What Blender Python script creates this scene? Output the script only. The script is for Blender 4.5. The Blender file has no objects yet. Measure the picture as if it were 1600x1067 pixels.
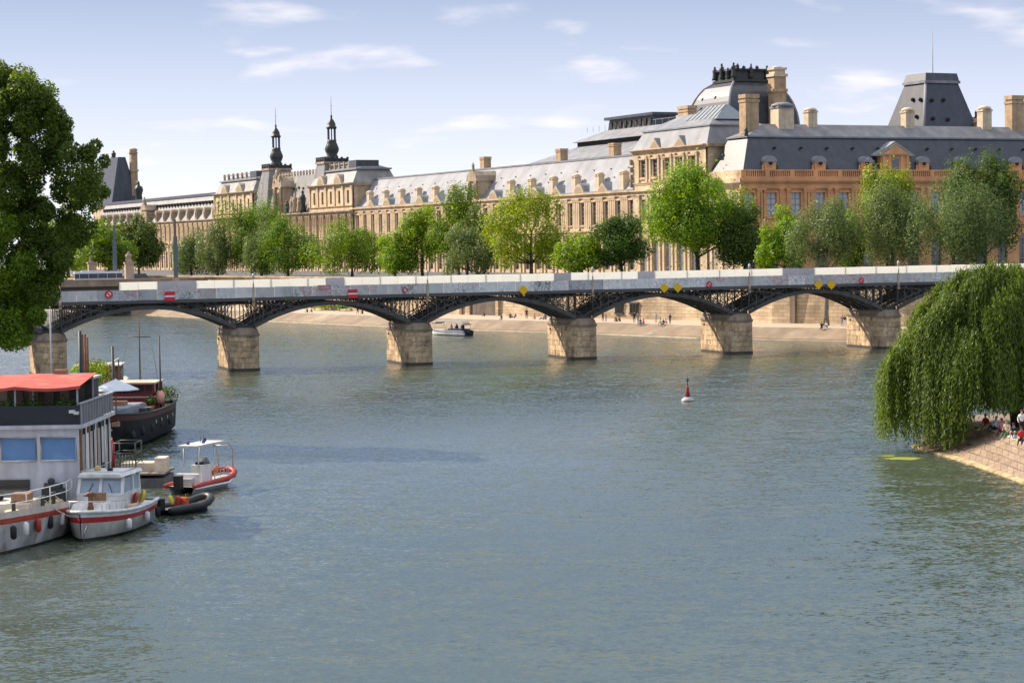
import bpy, bmesh, math, random
from mathutils import Vector, Matrix, noise
random.seed(7)
S = bpy.context.scene
COL = S.collection
# ------------------------------------------------------------------ camera
FPX = 3300.0
PITCH = math.atan(147/FPX); ROLL = math.radians(.95)
CAM = Vector((0, 0, 14.6))
FW = Vector((0, math.cos(PITCH), -math.sin(PITCH))); UP0 = Vector((0, math.sin(PITCH), math.cos(PITCH)))
RT = Vector((1, 0, 0))*math.cos(ROLL) - UP0*math.sin(ROLL)
UP = UP0*math.cos(ROLL) + Vector((1, 0, 0))*math.sin(ROLL)
cd = bpy.data.cameras.new('camera'); cam = bpy.data.objects.new('camera', cd); COL.objects.link(cam)
cd.sensor_width = 36; cd.lens = FPX/1600*36; cd.clip_start = .5; cd.clip_end = 20000
m = Matrix.Identity(4)
for i in range(3):
    m[i][0] = RT[i]; m[i][1] = UP[i]; m[i][2] = -FW[i]; m[i][3] = CAM[i]
cam.matrix_world = m
S.camera = cam
# ------------------------------------------------------------------ sky, sun, exposure
SUN = Vector((-.88, .476, 0)).normalized()*math.cos(math.radians(36)) + Vector((0, 0, math.sin(math.radians(36))))
w = bpy.data.worlds.new('World'); S.world = w; w.use_nodes = True
nt = w.node_tree; nt.nodes.clear()
def N(nt, typ, **kw):
    n = nt.nodes.new(typ)
    for k, v in kw.items():
        if k.startswith('i_'):
            key = k[2:]; key = int(key) if key.isdigit() else key.replace('_', ' ')
            n.inputs[key].default_value = v
        else: setattr(n, k, v)
    return n
def L(nt, a, b): nt.links.new(a, b)
sky = N(nt, 'ShaderNodeTexSky', sky_type='NISHITA', sun_disc=False, sun_elevation=math.radians(36),
        sun_rotation=math.atan2(SUN.x, SUN.y), altitude=50, air_density=1.0, dust_density=.35, ozone_density=2.2)
# thin fair weather clouds: noise on a flat layer high above the town
geo = N(nt, 'ShaderNodeTexCoord')
sep = N(nt, 'ShaderNodeSeparateXYZ'); L(nt, geo.outputs['Generated'], sep.inputs[0])
zz = N(nt, 'ShaderNodeMath', operation='MAXIMUM', i_1=.015); L(nt, sep.outputs[2], zz.inputs[0])
za = N(nt, 'ShaderNodeMath', operation='ADD', i_1=.14); L(nt, zz.outputs[0], za.inputs[0])
dx = N(nt, 'ShaderNodeMath', operation='DIVIDE'); L(nt, sep.outputs[0], dx.inputs[0]); L(nt, za.outputs[0], dx.inputs[1])
dy = N(nt, 'ShaderNodeMath', operation='DIVIDE'); L(nt, sep.outputs[1], dy.inputs[0]); L(nt, za.outputs[0], dy.inputs[1])
cx = N(nt, 'ShaderNodeCombineXYZ'); L(nt, dx.outputs[0], cx.inputs[0]); L(nt, dy.outputs[0], cx.inputs[1])
n1 = N(nt, 'ShaderNodeTexNoise', i_Scale=3.1, i_Detail=6.0, i_Roughness=.5, i_Distortion=.2); L(nt, cx.outputs[0], n1.inputs['Vector'])
cr = N(nt, 'ShaderNodeMapRange', interpolation_type='SMOOTHSTEP', i_1=.54, i_2=.76, i_3=0.0, i_4=.75); L(nt, n1.outputs[0], cr.inputs[0])
mixc = N(nt, 'ShaderNodeMix', data_type='RGBA'); L(nt, cr.outputs[0], mixc.inputs['Factor'])
soft = N(nt, 'ShaderNodeMix', data_type='RGBA', clamp_factor=True); soft.inputs['Factor'].default_value = .82   # thin high veil over the clear sky
L(nt, sky.outputs[0], soft.inputs['A']); vc = N(nt, 'ShaderNodeValToRGB'); el = vc.color_ramp.elements
for q, c in ((0., (.68, .69, .81)), (.17, (.60, .69, .94)), (.42, (.27, .36, .55)), (1., (.08, .135, .27))):
    k_ = el[0] if q == 0. else (el[1] if q == 1. else el.new(q)); k_.color = (*c, 1)
L(nt, sep.outputs[2], vc.inputs[0])
vsc = N(nt, 'ShaderNodeVectorMath', operation='SCALE'); vsc.inputs['Scale'].default_value = 14.0; L(nt, vc.outputs[0], vsc.inputs[0])
L(nt, vsc.outputs[0], soft.inputs['B'])
L(nt, soft.outputs['Result'], mixc.inputs['A']); mixc.inputs['B'].default_value = (9.0, 8.6, 8.8, 1)
bg = N(nt, 'ShaderNodeBackground', i_Strength=.075); L(nt, mixc.outputs['Result'], bg.inputs[0])
wo = N(nt, 'ShaderNodeOutputWorld'); L(nt, bg.outputs[0], wo.inputs[0])
sl = bpy.data.lights.new('sun', 'SUN'); sl.energy = 5.0; sl.angle = math.radians(.53); sl.color = (1, .87, .72)
so = bpy.data.objects.new('sun', sl); COL.objects.link(so); so.location = (-300, 100, 300)
so.rotation_euler = (-SUN).to_track_quat('-Z', 'Y').to_euler()
S.view_settings.view_transform = 'Standard'; S.view_settings.look = 'None'; S.view_settings.exposure = .74; S.view_settings.gamma = 1
S.view_settings.use_curve_mapping = False
S.render.engine = 'CYCLES'
# ------------------------------------------------------------------ photo pixels to points
def ray(px, py): return FW*FPX + RT*(px-800) - UP*(py-533.5)
def PZ(px, py, z=0.):
    d = ray(px, py); return CAM + d*((z-CAM.z)/d.z)
def PY(px, py, Y):
    d = ray(px, py); return CAM + d*(Y/d.y)
class Frame:
    """local frame: x along a facade, y into it, z up"""
    def __init__(s, o, deg):
        s.o = Vector((o[0], o[1], 0)); s.a = math.radians(deg)
        s.x = Vector((math.cos(s.a), math.sin(s.a), 0)); s.y = Vector((-math.sin(s.a), math.cos(s.a), 0))
    def pt(s, px, py, d=0.):
        r = ray(px, py); p0 = s.o + s.y*d; q = CAM + r*((p0-CAM).dot(s.y)/r.dot(s.y))
        return (q-s.o).dot(s.x), q.z
    def X(s, px, d=0., py=300): return s.pt(px, py, d)[0]
    def w(s, x, y, z=0.): return s.o + s.x*x + s.y*y + Vector((0, 0, z))
# ------------------------------------------------------------------ objects
def tag(o, label, cat, group=None):
    o['label'] = label; o['category'] = cat
    if group: o['group'] = group
    return o
def empty(name, loc=(0, 0, 0), rz=0., label=None, cat=None, group=None, parent=None):
    o = bpy.data.objects.new(name, None); COL.objects.link(o); o.location = loc; o.rotation_euler = (0, 0, rz)
    o.empty_display_size = .3
    if label: tag(o, label, cat, group)
    if parent: o.parent = parent
    return o
def children(o): return [c for c in bpy.data.objects if c.parent == o]
KIDS = {}
def copy_tree(o, parent=None, tree=None):
    c = o.copy(); COL.objects.link(c); c.parent = parent
    for ch in o.children: copy_tree(ch, c)
    return c
def obj_from(me, name, parent=None, loc=(0, 0, 0), rz=0., sc=None):
    o = bpy.data.objects.new(name, me); COL.objects.link(o); o.location = loc; o.rotation_euler = (0, 0, rz)
    if sc: o.scale = sc
    if parent: o.parent = parent
    return o
class MB:
    def __init__(s): s.v = []; s.f = []; s.m = []; s.sm = []
    def add(s, vs, fs, mi=0, smooth=False):
        b = len(s.v); s.v += [tuple(v) for v in vs]; s.f += [tuple(b+i for i in f) for f in fs]
        s.m += [mi]*len(fs); s.sm += [smooth]*len(fs); return s
    def box(s, x0, x1, y0, y1, z0, z1, mi=0):
        return s.add([(x0,y0,z0),(x1,y0,z0),(x1,y1,z0),(x0,y1,z0),(x0,y0,z1),(x1,y0,z1),(x1,y1,z1),(x0,y1,z1)],
                     [(0,3,2,1),(4,5,6,7),(0,1,5,4),(1,2,6,5),(2,3,7,6),(3,0,4,7)], mi)
    def obox(s, c, size, rot=None, mi=0):
        c = Vector(c); q = [Vector((a*size[0]/2, b*size[1]/2, d*size[2]/2)) for d in (-1, 1) for a, b in ((-1,-1),(1,-1),(1,1),(-1,1))]
        if rot is not None: q = [rot @ p for p in q]
        return s.add([c+p for p in q], [(0,3,2,1),(4,5,6,7),(0,1,5,4),(1,2,6,5),(2,3,7,6),(3,0,4,7)], mi)
    def bar(s, a, b, wd, hg=None, mi=0):
        a = Vector(a); b = Vector(b); d = b-a; hg = hg or wd
        q = d.to_track_quat('X', 'Z').to_matrix()
        return s.obox((a+b)/2, (d.length, wd, hg), q, mi)
    def frustum(s, r0, z0, r1, z1, mi=0, bottom=True, top=True):
        (a, b, c, d), (e, f, g, h) = r0, r1      # x0,x1,y0,y1
        vs = [(a,c,z0),(b,c,z0),(b,d,z0),(a,d,z0),(e,g,z1),(f,g,z1),(f,h,z1),(e,h,z1)]
        fs = [(0,1,5,4),(1,2,6,5),(2,3,7,6),(3,0,4,7)]
        if bottom: fs.append((0,3,2,1))
        if top: fs.append((4,5,6,7))
        return s.add(vs, fs, mi)
    def prism(s, poly, y0, y1, mi=0, plane='xz', smooth=False):
        n = len(poly)
        P = (lambda p, t: (p[0], t, p[1])) if plane == 'xz' else ((lambda p, t: (p[0], p[1], t)) if plane == 'xy' else (lambda p, t: (t, p[0], p[1])))
        vs = [P(p, y0) for p in poly] + [P(p, y1) for p in poly]
        b = len(s.v)
        s.add(vs, [tuple(range(n)), tuple(range(2*n-1, n-1, -1))], mi)
        s.f += [(b+i, b+n+i, b+n+(i+1) % n, b+(i+1) % n) for i in range(n)]; s.m += [mi]*n; s.sm += [smooth]*n
        return s
    def loft(s, rings, mi=0, closed=True, caps=True, smooth=True):
        n = len(rings[0]); vs = [p for r in rings for p in r]; fs = []
        for i in range(len(rings)-1):
            for j in range(n if closed else n-1):
                k = (j+1) % n; fs.append((i*n+j, i*n+k, (i+1)*n+k, (i+1)*n+j))
        s.add(vs, fs, mi, smooth)
        if caps and closed:
            b = len(s.v)-len(vs); s.f += [tuple(b+j for j in range(n-1, -1, -1)), tuple(b+(len(rings)-1)*n+j for j in range(n))]
            s.m += [mi, mi]; s.sm += [False, False]
        return s
    def tube(s, pts, r, n=6, mi=0, smooth=True):
        pts = [Vector(p) for p in pts]; rr = r if isinstance(r, (list, tuple)) else [r]*len(pts); rings = []
        for i, p in enumerate(pts):
            d = (pts[min(i+1, len(pts)-1)]-pts[max(i-1, 0)]).normalized()
            u = d.cross(Vector((0, 0, 1)) if abs(d.z) < .95 else Vector((1, 0, 0))).normalized(); v = u.cross(d)
            rings.append([p + (u*math.cos(t)+v*math.sin(t))*rr[i] for t in [2*math.pi*k/n for k in range(n)]])
        return s.loft(rings, mi, smooth=smooth)
    def lathe(s, prof, n=12, c=(0, 0, 0), mi=0, smooth=True, rot=0.):
        rings = [[(c[0]+r*math.cos(2*math.pi*k/n+rot), c[1]+r*math.sin(2*math.pi*k/n+rot), c[2]+z) for k in range(n)] for r, z in prof]
        return s.loft(rings, mi, smooth=smooth)
    def blob(s, c, r, n=8, mi=0, seed=0, amp=.15):
        c = Vector(c); R3 = r if isinstance(r, (tuple, list)) else (r, r, r); rings = []
        for i in range(1, n):
            th = math.pi*i/n; ring = []
            for k in range(n+2):
                ph = 2*math.pi*k/(n+2); d = Vector((math.sin(th)*math.cos(ph), math.sin(th)*math.sin(ph), -math.cos(th)))
                a = 1+amp*noise.noise(d*2.3+Vector((seed*3.1, seed, 0))); ring.append(c+Vector((d.x*R3[0]*a, d.y*R3[1]*a, d.z*R3[2]*a)))
            rings.append(ring)
        return s.loft(rings, mi)
    def mesh(s, name, mats):
        me = bpy.data.meshes.new(name); me.from_pydata(s.v, [], s.f)
        for mt in (mats if isinstance(mats, (list, tuple)) else [mats]): me.materials.append(mt)
        me.polygons.foreach_set('material_index', s.m); me.polygons.foreach_set('use_smooth', s.sm)
        me.update(); return me
    def build(s, name, mats, parent=None, loc=(0, 0, 0), rz=0.):
        return obj_from(s.mesh(name, mats), name, parent, loc, rz)
# ------------------------------------------------------------------ materials
MATS = {}
def mat(name, col, rough=.75, var=.12, scale=1.5, bump=0., bscale=8., metal=0., spec=.35, streak=0., island=0., objvar=0., col2=None, c2scale=.6, c2lo=.5, c2hi=.7, world=False):
    """procedural surface: base colour broken up by noise, optional vertical streaks, second colour patches, bump"""
    if name in MATS: return MATS[name]
    mt = bpy.data.materials.new(name); mt.use_nodes = True; nt = mt.node_tree
    bs = nt.nodes['Principled BSDF']; bs.inputs['Roughness'].default_value = rough; bs.inputs['Metallic'].default_value = metal
    bs.inputs['Specular IOR Level'].default_value = spec
    if world: vec = N(nt, 'ShaderNodeNewGeometry').outputs['Position']
    else: vec = N(nt, 'ShaderNodeTexCoord').outputs['Object']
    nz = N(nt, 'ShaderNodeTexNoise', i_Scale=scale, i_Detail=5., i_Roughness=.6); L(nt, vec, nz.inputs['Vector'])
    mr = N(nt, 'ShaderNodeMapRange', i_1=.3, i_2=.7, i_3=1-var, i_4=1+var); L(nt, nz.outputs[0], mr.inputs[0])
    val = mr.outputs[0]
    def mul(a, b):
        q = N(nt, 'ShaderNodeMath', operation='MULTIPLY'); L(nt, a, q.inputs[0]); L(nt, b, q.inputs[1]); return q.outputs[0]
    if streak:
        mp = N(nt, 'ShaderNodeMapping'); mp.inputs['Scale'].default_value = (1, 1, .12); L(nt, vec, mp.inputs[0])
        ns = N(nt, 'ShaderNodeTexNoise', i_Scale=scale*1.3, i_Detail=4.); L(nt, mp.outputs[0], ns.inputs['Vector'])
        m2 = N(nt, 'ShaderNodeMapRange', i_1=.35, i_2=.65, i_3=1-streak, i_4=1+streak*.4); L(nt, ns.outputs[0], m2.inputs[0]); val = mul(val, m2.outputs[0])
    if island:
        g = N(nt, 'ShaderNodeNewGeometry'); m3 = N(nt, 'ShaderNodeMapRange', i_3=1-island, i_4=1+island); L(nt, g.outputs['Random Per Island'], m3.inputs[0]); val = mul(val, m3.outputs[0])
    if objvar:
        g = N(nt, 'ShaderNodeObjectInfo'); m3 = N(nt, 'ShaderNodeMapRange', i_3=1-objvar, i_4=1+objvar); L(nt, g.outputs['Random'], m3.inputs[0]); val = mul(val, m3.outputs[0])
    base = N(nt, 'ShaderNodeRGB'); base.outputs[0].default_value = (*col, 1); bc = base.outputs[0]
    if col2:
        n2 = N(nt, 'ShaderNodeTexNoise', i_Scale=c2scale, i_Detail=6., i_Roughness=.65); L(nt, vec, n2.inputs['Vector'])
        m4 = N(nt, 'ShaderNodeMapRange', i_1=c2lo, i_2=c2hi); L(nt, n2.outputs[0], m4.inputs[0])
        mx = N(nt, 'ShaderNodeMix', data_type='RGBA'); L(nt, m4.outputs[0], mx.inputs['Factor']); L(nt, bc, mx.inputs['A']); mx.inputs['B'].default_value = (*col2, 1); bc = mx.outputs['Result']
    vm = N(nt, 'ShaderNodeVectorMath', operation='SCALE'); L(nt, bc, vm.inputs[0]); L(nt, val, vm.inputs['Scale'])
    L(nt, vm.outputs[0], bs.inputs['Base Color'])
    if bump:
        nb = N(nt, 'ShaderNodeTexNoise', i_Scale=bscale, i_Detail=4.); L(nt, vec, nb.inputs['Vector'])
        b = N(nt, 'ShaderNodeBump', i_Strength=bump, i_Distance=.1); L(nt, nb.outputs[0], b.inputs['Height']); L(nt, b.outputs[0], bs.inputs['Normal'])
    MATS[name] = mt; return mt
def leafmat(name, col, trans=.45, var=.45, gloss=.5):
    if name in MATS: return MATS[name]
    mt = bpy.data.materials.new(name); mt.use_nodes = True; nt = mt.node_tree; nt.nodes.clear()
    g = N(nt, 'ShaderNodeNewGeometry'); oi = N(nt, 'ShaderNodeObjectInfo')
    hs = N(nt, 'ShaderNodeHueSaturation'); hs.inputs['Color'].default_value = (*col, 1)
    mr = N(nt, 'ShaderNodeMapRange', i_3=1-var, i_4=1+var); L(nt, g.outputs['Random Per Island'], mr.inputs[0]); L(nt, mr.outputs[0], hs.inputs['Value'])
    mh = N(nt, 'ShaderNodeMapRange', i_3=.485, i_4=.515); L(nt, oi.outputs['Random'], mh.inputs[0]); L(nt, mh.outputs[0], hs.inputs['Hue'])
    d = N(nt, 'ShaderNodeBsdfPrincipled', i_Roughness=gloss); d.inputs['Specular IOR Level'].default_value = .3; L(nt, hs.outputs[0], d.inputs['Base Color'])
    t = N(nt, 'ShaderNodeBsdfTranslucent')
    h2 = N(nt, 'ShaderNodeHueSaturation', i_Hue=.485, i_Saturation=1.1, i_Value=1.5); L(nt, hs.outputs[0], h2.inputs['Color']); L(nt, h2.outputs[0], t.inputs[0])
    mx = N(nt, 'ShaderNodeMixShader', i_0=trans); L(nt, d.outputs[0], mx.inputs[1]); L(nt, t.outputs[0], mx.inputs[2])
    o = N(nt, 'ShaderNodeOutputMaterial'); L(nt, mx.outputs[0], o.inputs[0]); MATS[name] = mt; return mt
def glassmat(name, col, rough=.08, spec=.8):
    return mat(name, col, rough=rough, var=.1, scale=.4, spec=spec)
# ------------------------------------------------------------------ river, banks, street
STONE_Q = mat('quay_stone', (.50, .38, .25), var=.2, scale=.35, streak=.18, bump=.3, bscale=3, col2=(.30, .22, .15), c2scale=.15)
def water_material():
    mt = bpy.data.materials.new('river_water'); mt.use_nodes = True; nt = mt.node_tree
    bs = nt.nodes['Principled BSDF']; bs.inputs['Roughness'].default_value = .06; bs.inputs['IOR'].default_value = 1.75
    bs.inputs['Specular IOR Level'].default_value = .5
    pos = N(nt, 'ShaderNodeNewGeometry').outputs['Position']
    def nz(sx, sy, sc, det, rough=.55, dist=0.):
        mp = N(nt, 'ShaderNodeMapping'); mp.inputs['Scale'].default_value = (sx, sy, 1); mp.inputs['Rotation'].default_value = (0, 0, .25); L(nt, pos, mp.inputs[0])
        n = N(nt, 'ShaderNodeTexNoise', i_Scale=sc, i_Detail=det, i_Roughness=rough, i_Distortion=dist); L(nt, mp.outputs[0], n.inputs['Vector']); return n.outputs[0]
    def nzc(sx, sy, sc, det, rough=.55, rot=.25):
        mp = N(nt, 'ShaderNodeMapping'); mp.inputs['Scale'].default_value = (sx, sy, 1); mp.inputs['Rotation'].default_value = (0, 0, rot); L(nt, pos, mp.inputs[0])
        n = N(nt, 'ShaderNodeTexNoise', i_Scale=sc, i_Detail=det, i_Roughness=rough, i_Distortion=.3); L(nt, mp.outputs[0], n.inputs['Vector'])
        q = N(nt, 'ShaderNodeVectorMath', operation='SUBTRACT'); q.inputs[1].default_value = (.5, .5, .5); L(nt, n.outputs[1], q.inputs[0]); return q.outputs[0]
    c = nz(.05, .12, 1., 4., .6)
    g = N(nt, 'ShaderNodeMapRange', i_1=.35, i_2=.65, i_3=.6, i_4=1.25); L(nt, c, g.inputs[0])     # gusts
    w1 = nzc(.6, 1., .9, 3., .55); w2 = nzc(.8, 1.1, 3.4, 4., .65, -.2)
    def vs(a, k): q = N(nt, 'ShaderNodeVectorMath', operation='SCALE', i_Scale=k); q.inputs['Scale'].default_value = k; L(nt, a, q.inputs[0]); return q.outputs[0]
    ad = N(nt, 'ShaderNodeVectorMath', operation='ADD'); L(nt, vs(w1, .95), ad.inputs[0]); L(nt, vs(w2, 2.0), ad.inputs[1])
    sg = N(nt, 'ShaderNodeVectorMath', operation='SCALE'); L(nt, ad.outputs[0], sg.inputs[0]); L(nt, g.outputs[0], sg.inputs['Scale'])
    fl = N(nt, 'ShaderNodeVectorMath', operation='MULTIPLY'); fl.inputs[1].default_value = (1, 1, 0); L(nt, sg.outputs[0], fl.inputs[0])
    # wave normals tilted towards the camera to mirror more sky, less of the buildings
    sx = N(nt, 'ShaderNodeSeparateXYZ'); L(nt, fl.outputs[0], sx.inputs[0])
    ab = N(nt, 'ShaderNodeMath', operation='ABSOLUTE'); L(nt, sx.outputs[1], ab.inputs[0])
    m1 = N(nt, 'ShaderNodeMath', operation='MULTIPLY', i_1=-.62); L(nt, ab.outputs[0], m1.inputs[0])
    m2 = N(nt, 'ShaderNodeMath', operation='MULTIPLY_ADD', i_1=.38); L(nt, sx.outputs[1], m2.inputs[0]); L(nt, m1.outputs[0], m2.inputs[2])
    cb = N(nt, 'ShaderNodeCombineXYZ'); L(nt, sx.outputs[0], cb.inputs[0]); L(nt, m2.outputs[0], cb.inputs[1])
    up = N(nt, 'ShaderNodeVectorMath', operation='ADD'); up.inputs[1].default_value = (0, 0, 1); L(nt, cb.outputs[0], up.inputs[0])
    nn = N(nt, 'ShaderNodeVectorMath', operation='NORMALIZE'); L(nt, up.outputs[0], nn.inputs[0]); L(nt, nn.outputs[0], bs.inputs['Normal'])
    cr = N(nt, 'ShaderNodeMix', data_type='RGBA'); L(nt, c, cr.inputs['Factor']); cr.inputs['A'].default_value = (.056, .072, .046, 1); cr.inputs['B'].default_value = (.070, .088, .058, 1)
    L(nt, cr.outputs['Result'], bs.inputs['Base Color'])
    return mt
WATER = water_material()
o = MB().add([(-900, -60, 0), (900, -60, 0), (900, 1500, 0), (-900, 1500, 0)], [(0, 1, 2, 3)]).build('river', WATER); o['kind'] = 'structure'
# right bank: waterline measured on the water, everything else set back from it
WL = [PZ(1325, 534), PZ(1090, 529), PZ(950, 523), PZ(700, 515), PZ(430, 503), PZ(215, 492)]
WL = [WL[0] + (WL[0]-WL[1])*6, WL[0] + (WL[0]-WL[1])*2] + WL + [WL[-1] + (WL[-1]-WL[-2])*2, WL[-1] + (WL[-1]-WL[-2])*14]
WL = [Vector((p.x, p.y)) for p in WL]
def inland(i):
    a = WL[max(i-1, 0)]; b = WL[min(i+1, len(WL)-1)]; d = (b-a).normalized(); return Vector((d.y, -d.x))
def bankpt(i, off): p = WL[i] + inland(i)*off; return p
def strip(name, prof, mt):
    rings = [[(bankpt(i, o_).x, bankpt(i, o_).y, z) for o_, z in prof] for i in range(len(WL))]
    o = MB().loft(rings, closed=False, smooth=False).build(name, mt); o['kind'] = 'structure'; return o
strip('river_bank', [(0, -1), (0, .28), (.7, .30), (4.2, 1.75)], mat('bank_stone', (.215, .155, .10), var=.28, scale=.3, bump=.5, bscale=2, col2=(.30, .23, .16), c2scale=.10))
strip('bank_footing', [(-.25, -1), (-.25, .16), (.9, .18)], mat('footing_stone', (.55, .46, .34), var=.2, scale=.6))
strip('lower_quay', [(4.19, 1.5), (4.19, 1.756), (17.2, 1.80)], mat('quay_paving', (.42, .34, .25), var=.15, scale=.5, bump=.2))
WALLMAT = None
def wall_mat():
    if 'quay_wall_stone' in MATS: return MATS['quay_wall_stone']
    mt = mat('quay_wall_stone', (.58, .44, .28), var=.2, scale=.25, streak=.25, col2=(.34, .25, .16), c2scale=.12, bump=.3, bscale=2, world=True)
    nt = mt.node_tree; bs = nt.nodes['Principled BSDF']; src = bs.inputs['Base Color'].links[0].from_socket
    pos = N(nt, 'ShaderNodeNewGeometry').outputs['Position']
    dt = N(nt, 'ShaderNodeVectorMath', operation='DOT_PRODUCT'); dt.inputs[1].default_value = (-.608, .795, 0); L(nt, pos, dt.inputs[0])
    sp_ = N(nt, 'ShaderNodeSeparateXYZ'); L(nt, pos, sp_.inputs[0]); cm = N(nt, 'ShaderNodeCombineXYZ'); L(nt, dt.outputs['Value'], cm.inputs[0]); L(nt, sp_.outputs[2], cm.inputs[1])
    bk = N(nt, 'ShaderNodeTexBrick'); L(nt, cm.outputs[0], bk.inputs['Vector'])
    for k_, v_ in (('Scale', 1.), ('Brick Width', 1.7), ('Row Height', .58), ('Mortar Size', .035), ('Mortar Smooth', .3), ('Bias', 0.)): bk.inputs[k_].default_value = v_
    bk.inputs['Color1'].default_value = (1, 1, 1, 1); bk.inputs['Color2'].default_value = (.74, .72, .70, 1); bk.inputs['Mortar'].default_value = (.42, .38, .34, 1)
    mx = N(nt, 'ShaderNodeMix', data_type='RGBA', blend_type='MULTIPLY'); mx.inputs['Factor'].default_value = 1; L(nt, src, mx.inputs['A']); L(nt, bk.outputs['Color'], mx.inputs['B']); L(nt, mx.outputs['Result'], bs.inputs['Base Color'])
    return mt
WALL_OFF = 17.0
rings = [[(bankpt(i, a).x, bankpt(i, a).y, z) for a, z in ((WALL_OFF, 1.7), (WALL_OFF+.35, 8.55), (WALL_OFF-.12, 8.6), (WALL_OFF-.12, 8.95), (WALL_OFF+.6, 8.95), (WALL_OFF+.6, 8.4))] for i in range(len(WL))]
qw = MB().loft(rings, closed=False, smooth=False).build('quay_wall', wall_mat())
tag(qw, 'tall pale stone embankment wall behind the lower quay', 'wall')
# ground of the right bank
n = len(WL); g = MB()
poly = [(bankpt(i, WALL_OFF+.5).x, bankpt(i, WALL_OFF+.5).y, 8.5) for i in range(n)]
far = [(p[0]+2600, p[1]+2600, 8.5) for p in poly]
g.add(poly+far, [(i, i+1, n+i+1, n+i) for i in range(n-1)])
o = g.build('street', mat('street_asphalt', (.10, .095, .09), var=.2, scale=.5)); o['kind'] = 'structure'
# left bank, just outside the picture: carries the big tree
lb = [(-36, 20), (-40, 110), (-44, 160), (-60, 215), (-79, 262), (-110, 340), (-175, 480), (-260, 620), (-700, 1300)]
g = MB(); g.add([(x, y, -1) for x, y in lb] + [(x-1, y, 6.2) for x, y in lb] + [(x-900, y, 6.4) for x, y in lb],
                [(i+1, i, 9+i, 10+i) for i in range(8)] + [(10+i, 9+i, 18+i, 19+i) for i in range(8)])
o = g.build('left_bank', mat('left_quay_stone', (.30, .25, .19), var=.25, scale=.3, streak=.2, col2=(.18, .15, .12), c2scale=.1)); o['kind'] = 'structure'
# joints of the embankment wall: large blind panels, dark niche, two window openings
def on_wall(px, py=495, off=None):
    """point of the wall face (or a line parallel to it) under a photo column"""
    off = WALL_OFF if off is None else off
    for i in range(n-1):
        a = bankpt(i, off); b = bankpt(i+1, off); d = b-a; r = ray(px, py)
        den = d.x*(-r.y) + d.y*r.x
        if abs(den) < 1e-9: continue
        rhs = Vector((CAM.x-a.x, CAM.y-a.y)); s = (rhs.x*(-r.y)+rhs.y*r.x)/den
        t = ((a.x+d.x*s-CAM.x)/r.x) if abs(r.x) > 1e-6 else (a.y+d.y*s)/r.y
        if 0 <= s <= 1 and t > 0:
            p = a+d*s; return Vector((p.x, p.y, CAM.z+r.z*t)), math.atan2(-d.y, -d.x)
    return None
DARK = mat('dark_opening', (.03, .028, .025), rough=.9)
STEEL_DK = mat('dark_iron', (.045, .05, .05), rough=.55, var=.2, scale=2)
for px, y0, y1, wd, nm in ((968, 475, 489, 1.9, 'wall_window'), (991, 475, 489, 1.95, 'wall_window')):
    p, a = on_wall(px, y1); q, _ = on_wall(px, y0)
    e = empty(nm, p, a, parent=None)
    h = q.z-p.z
    MB().box(-wd/2, wd/2, -.12, .3, 0, h).build('opening', DARK, e)
    fr = MB(); fr.box(-wd/2-.2, wd/2+.2, -.22, .2, -.25, 0).box(-wd/2-.2, wd/2+.2, -.22, .2, h, h+.3)
    for k in range(6): fr.bar((-wd/2+wd*k/5, -.16, 0), (-wd/2+wd*k/5, -.16, h), .06)
    fr.build('window_grille', STEEL_DK, e)
    e.parent = None; tag(e, 'barred square window in the embankment wall, %s one' % ('upstream' if px > 980 else 'downstream'), 'window', 'barred windows of the quay wall')
p, a = on_wall(757, 504)
e = empty('wall_niche', p, a, label='wide dark recess in the embankment wall between two stone pilasters', cat='niche')
MB().box(-4.6, 4.6, -.10, .3, 0, 5.6).build('recess', mat('niche_dark', (.13, .10, .08), var=.4, scale=.5, streak=.3), e)  # flat dark brown panel set on the wall face, streaked
for s in (-1, 1): MB().box(s*5-.45, s*5+.45, -.45, .3, 0, 6.2).build('pilaster', wall_mat(), e)
for px, wd, lab in ((722, .8, 'slim dark drain pipe chase on the wall beside the recess'), (694, .7, 'weathered stone buttress on the embankment wall near the tour boat'), (1240, 1.0, 'thin stone buttress on the embankment wall near the leaning tree')):
    p, a = on_wall(px, 505)
    tag(MB().box(-wd/2, wd/2, -.35, .3, 0, 6.4).build('wall_buttress', mat('buttress_stone', (.22, .17, .12), streak=.3), None, p, a), lab, 'buttress')
# ------------------------------------------------------------------ the iron footbridge
BO = PZ(407, 579); BR = Frame(BO, 18.53)
IRON = mat('bridge_iron', (.085, .078, .07), rough=.6, var=.25, scale=1.2)
PIERST = mat('pier_stone', (.62, .44, .26), var=.3, scale=.8, streak=.3, bump=.5, bscale=4, objvar=.22, col2=(.17, .12, .075), c2scale=.75, c2lo=.46, c2hi=.66)
bridge = empty('footbridge', BR.o, BR.a, 'iron arch footbridge on stone piers, hoardings along its deck', 'bridge')
PX = [-45.6, -23.3] + [22.16*k for k in range(0, 6)]      # near right corner of each pier
PW, PL = 3.5, 9.7
def pier_outline(grow=0.):
    """plan of a pier: box with rounded noses, corner at (0,0) near right"""
    pts = []; r = .75
    x0, x1, y0, y1 = -PW-grow, grow, -grow, PL+grow
    for cx_, cy_, a0 in ((x1-r, y0+r, -90), (x1-r, y1-r, 0), (x0+r, y1-r, 90), (x0+r, y0+r, 180)):
        for k in range(4): t = math.radians(a0+30*k); pts.append((cx_+r*math.cos(t), cy_+r*math.sin(t)))
    return pts
WETST = mat('pier_wet_stone', (.06, .05, .035), rough=.45, var=.3, scale=1.5)
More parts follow.
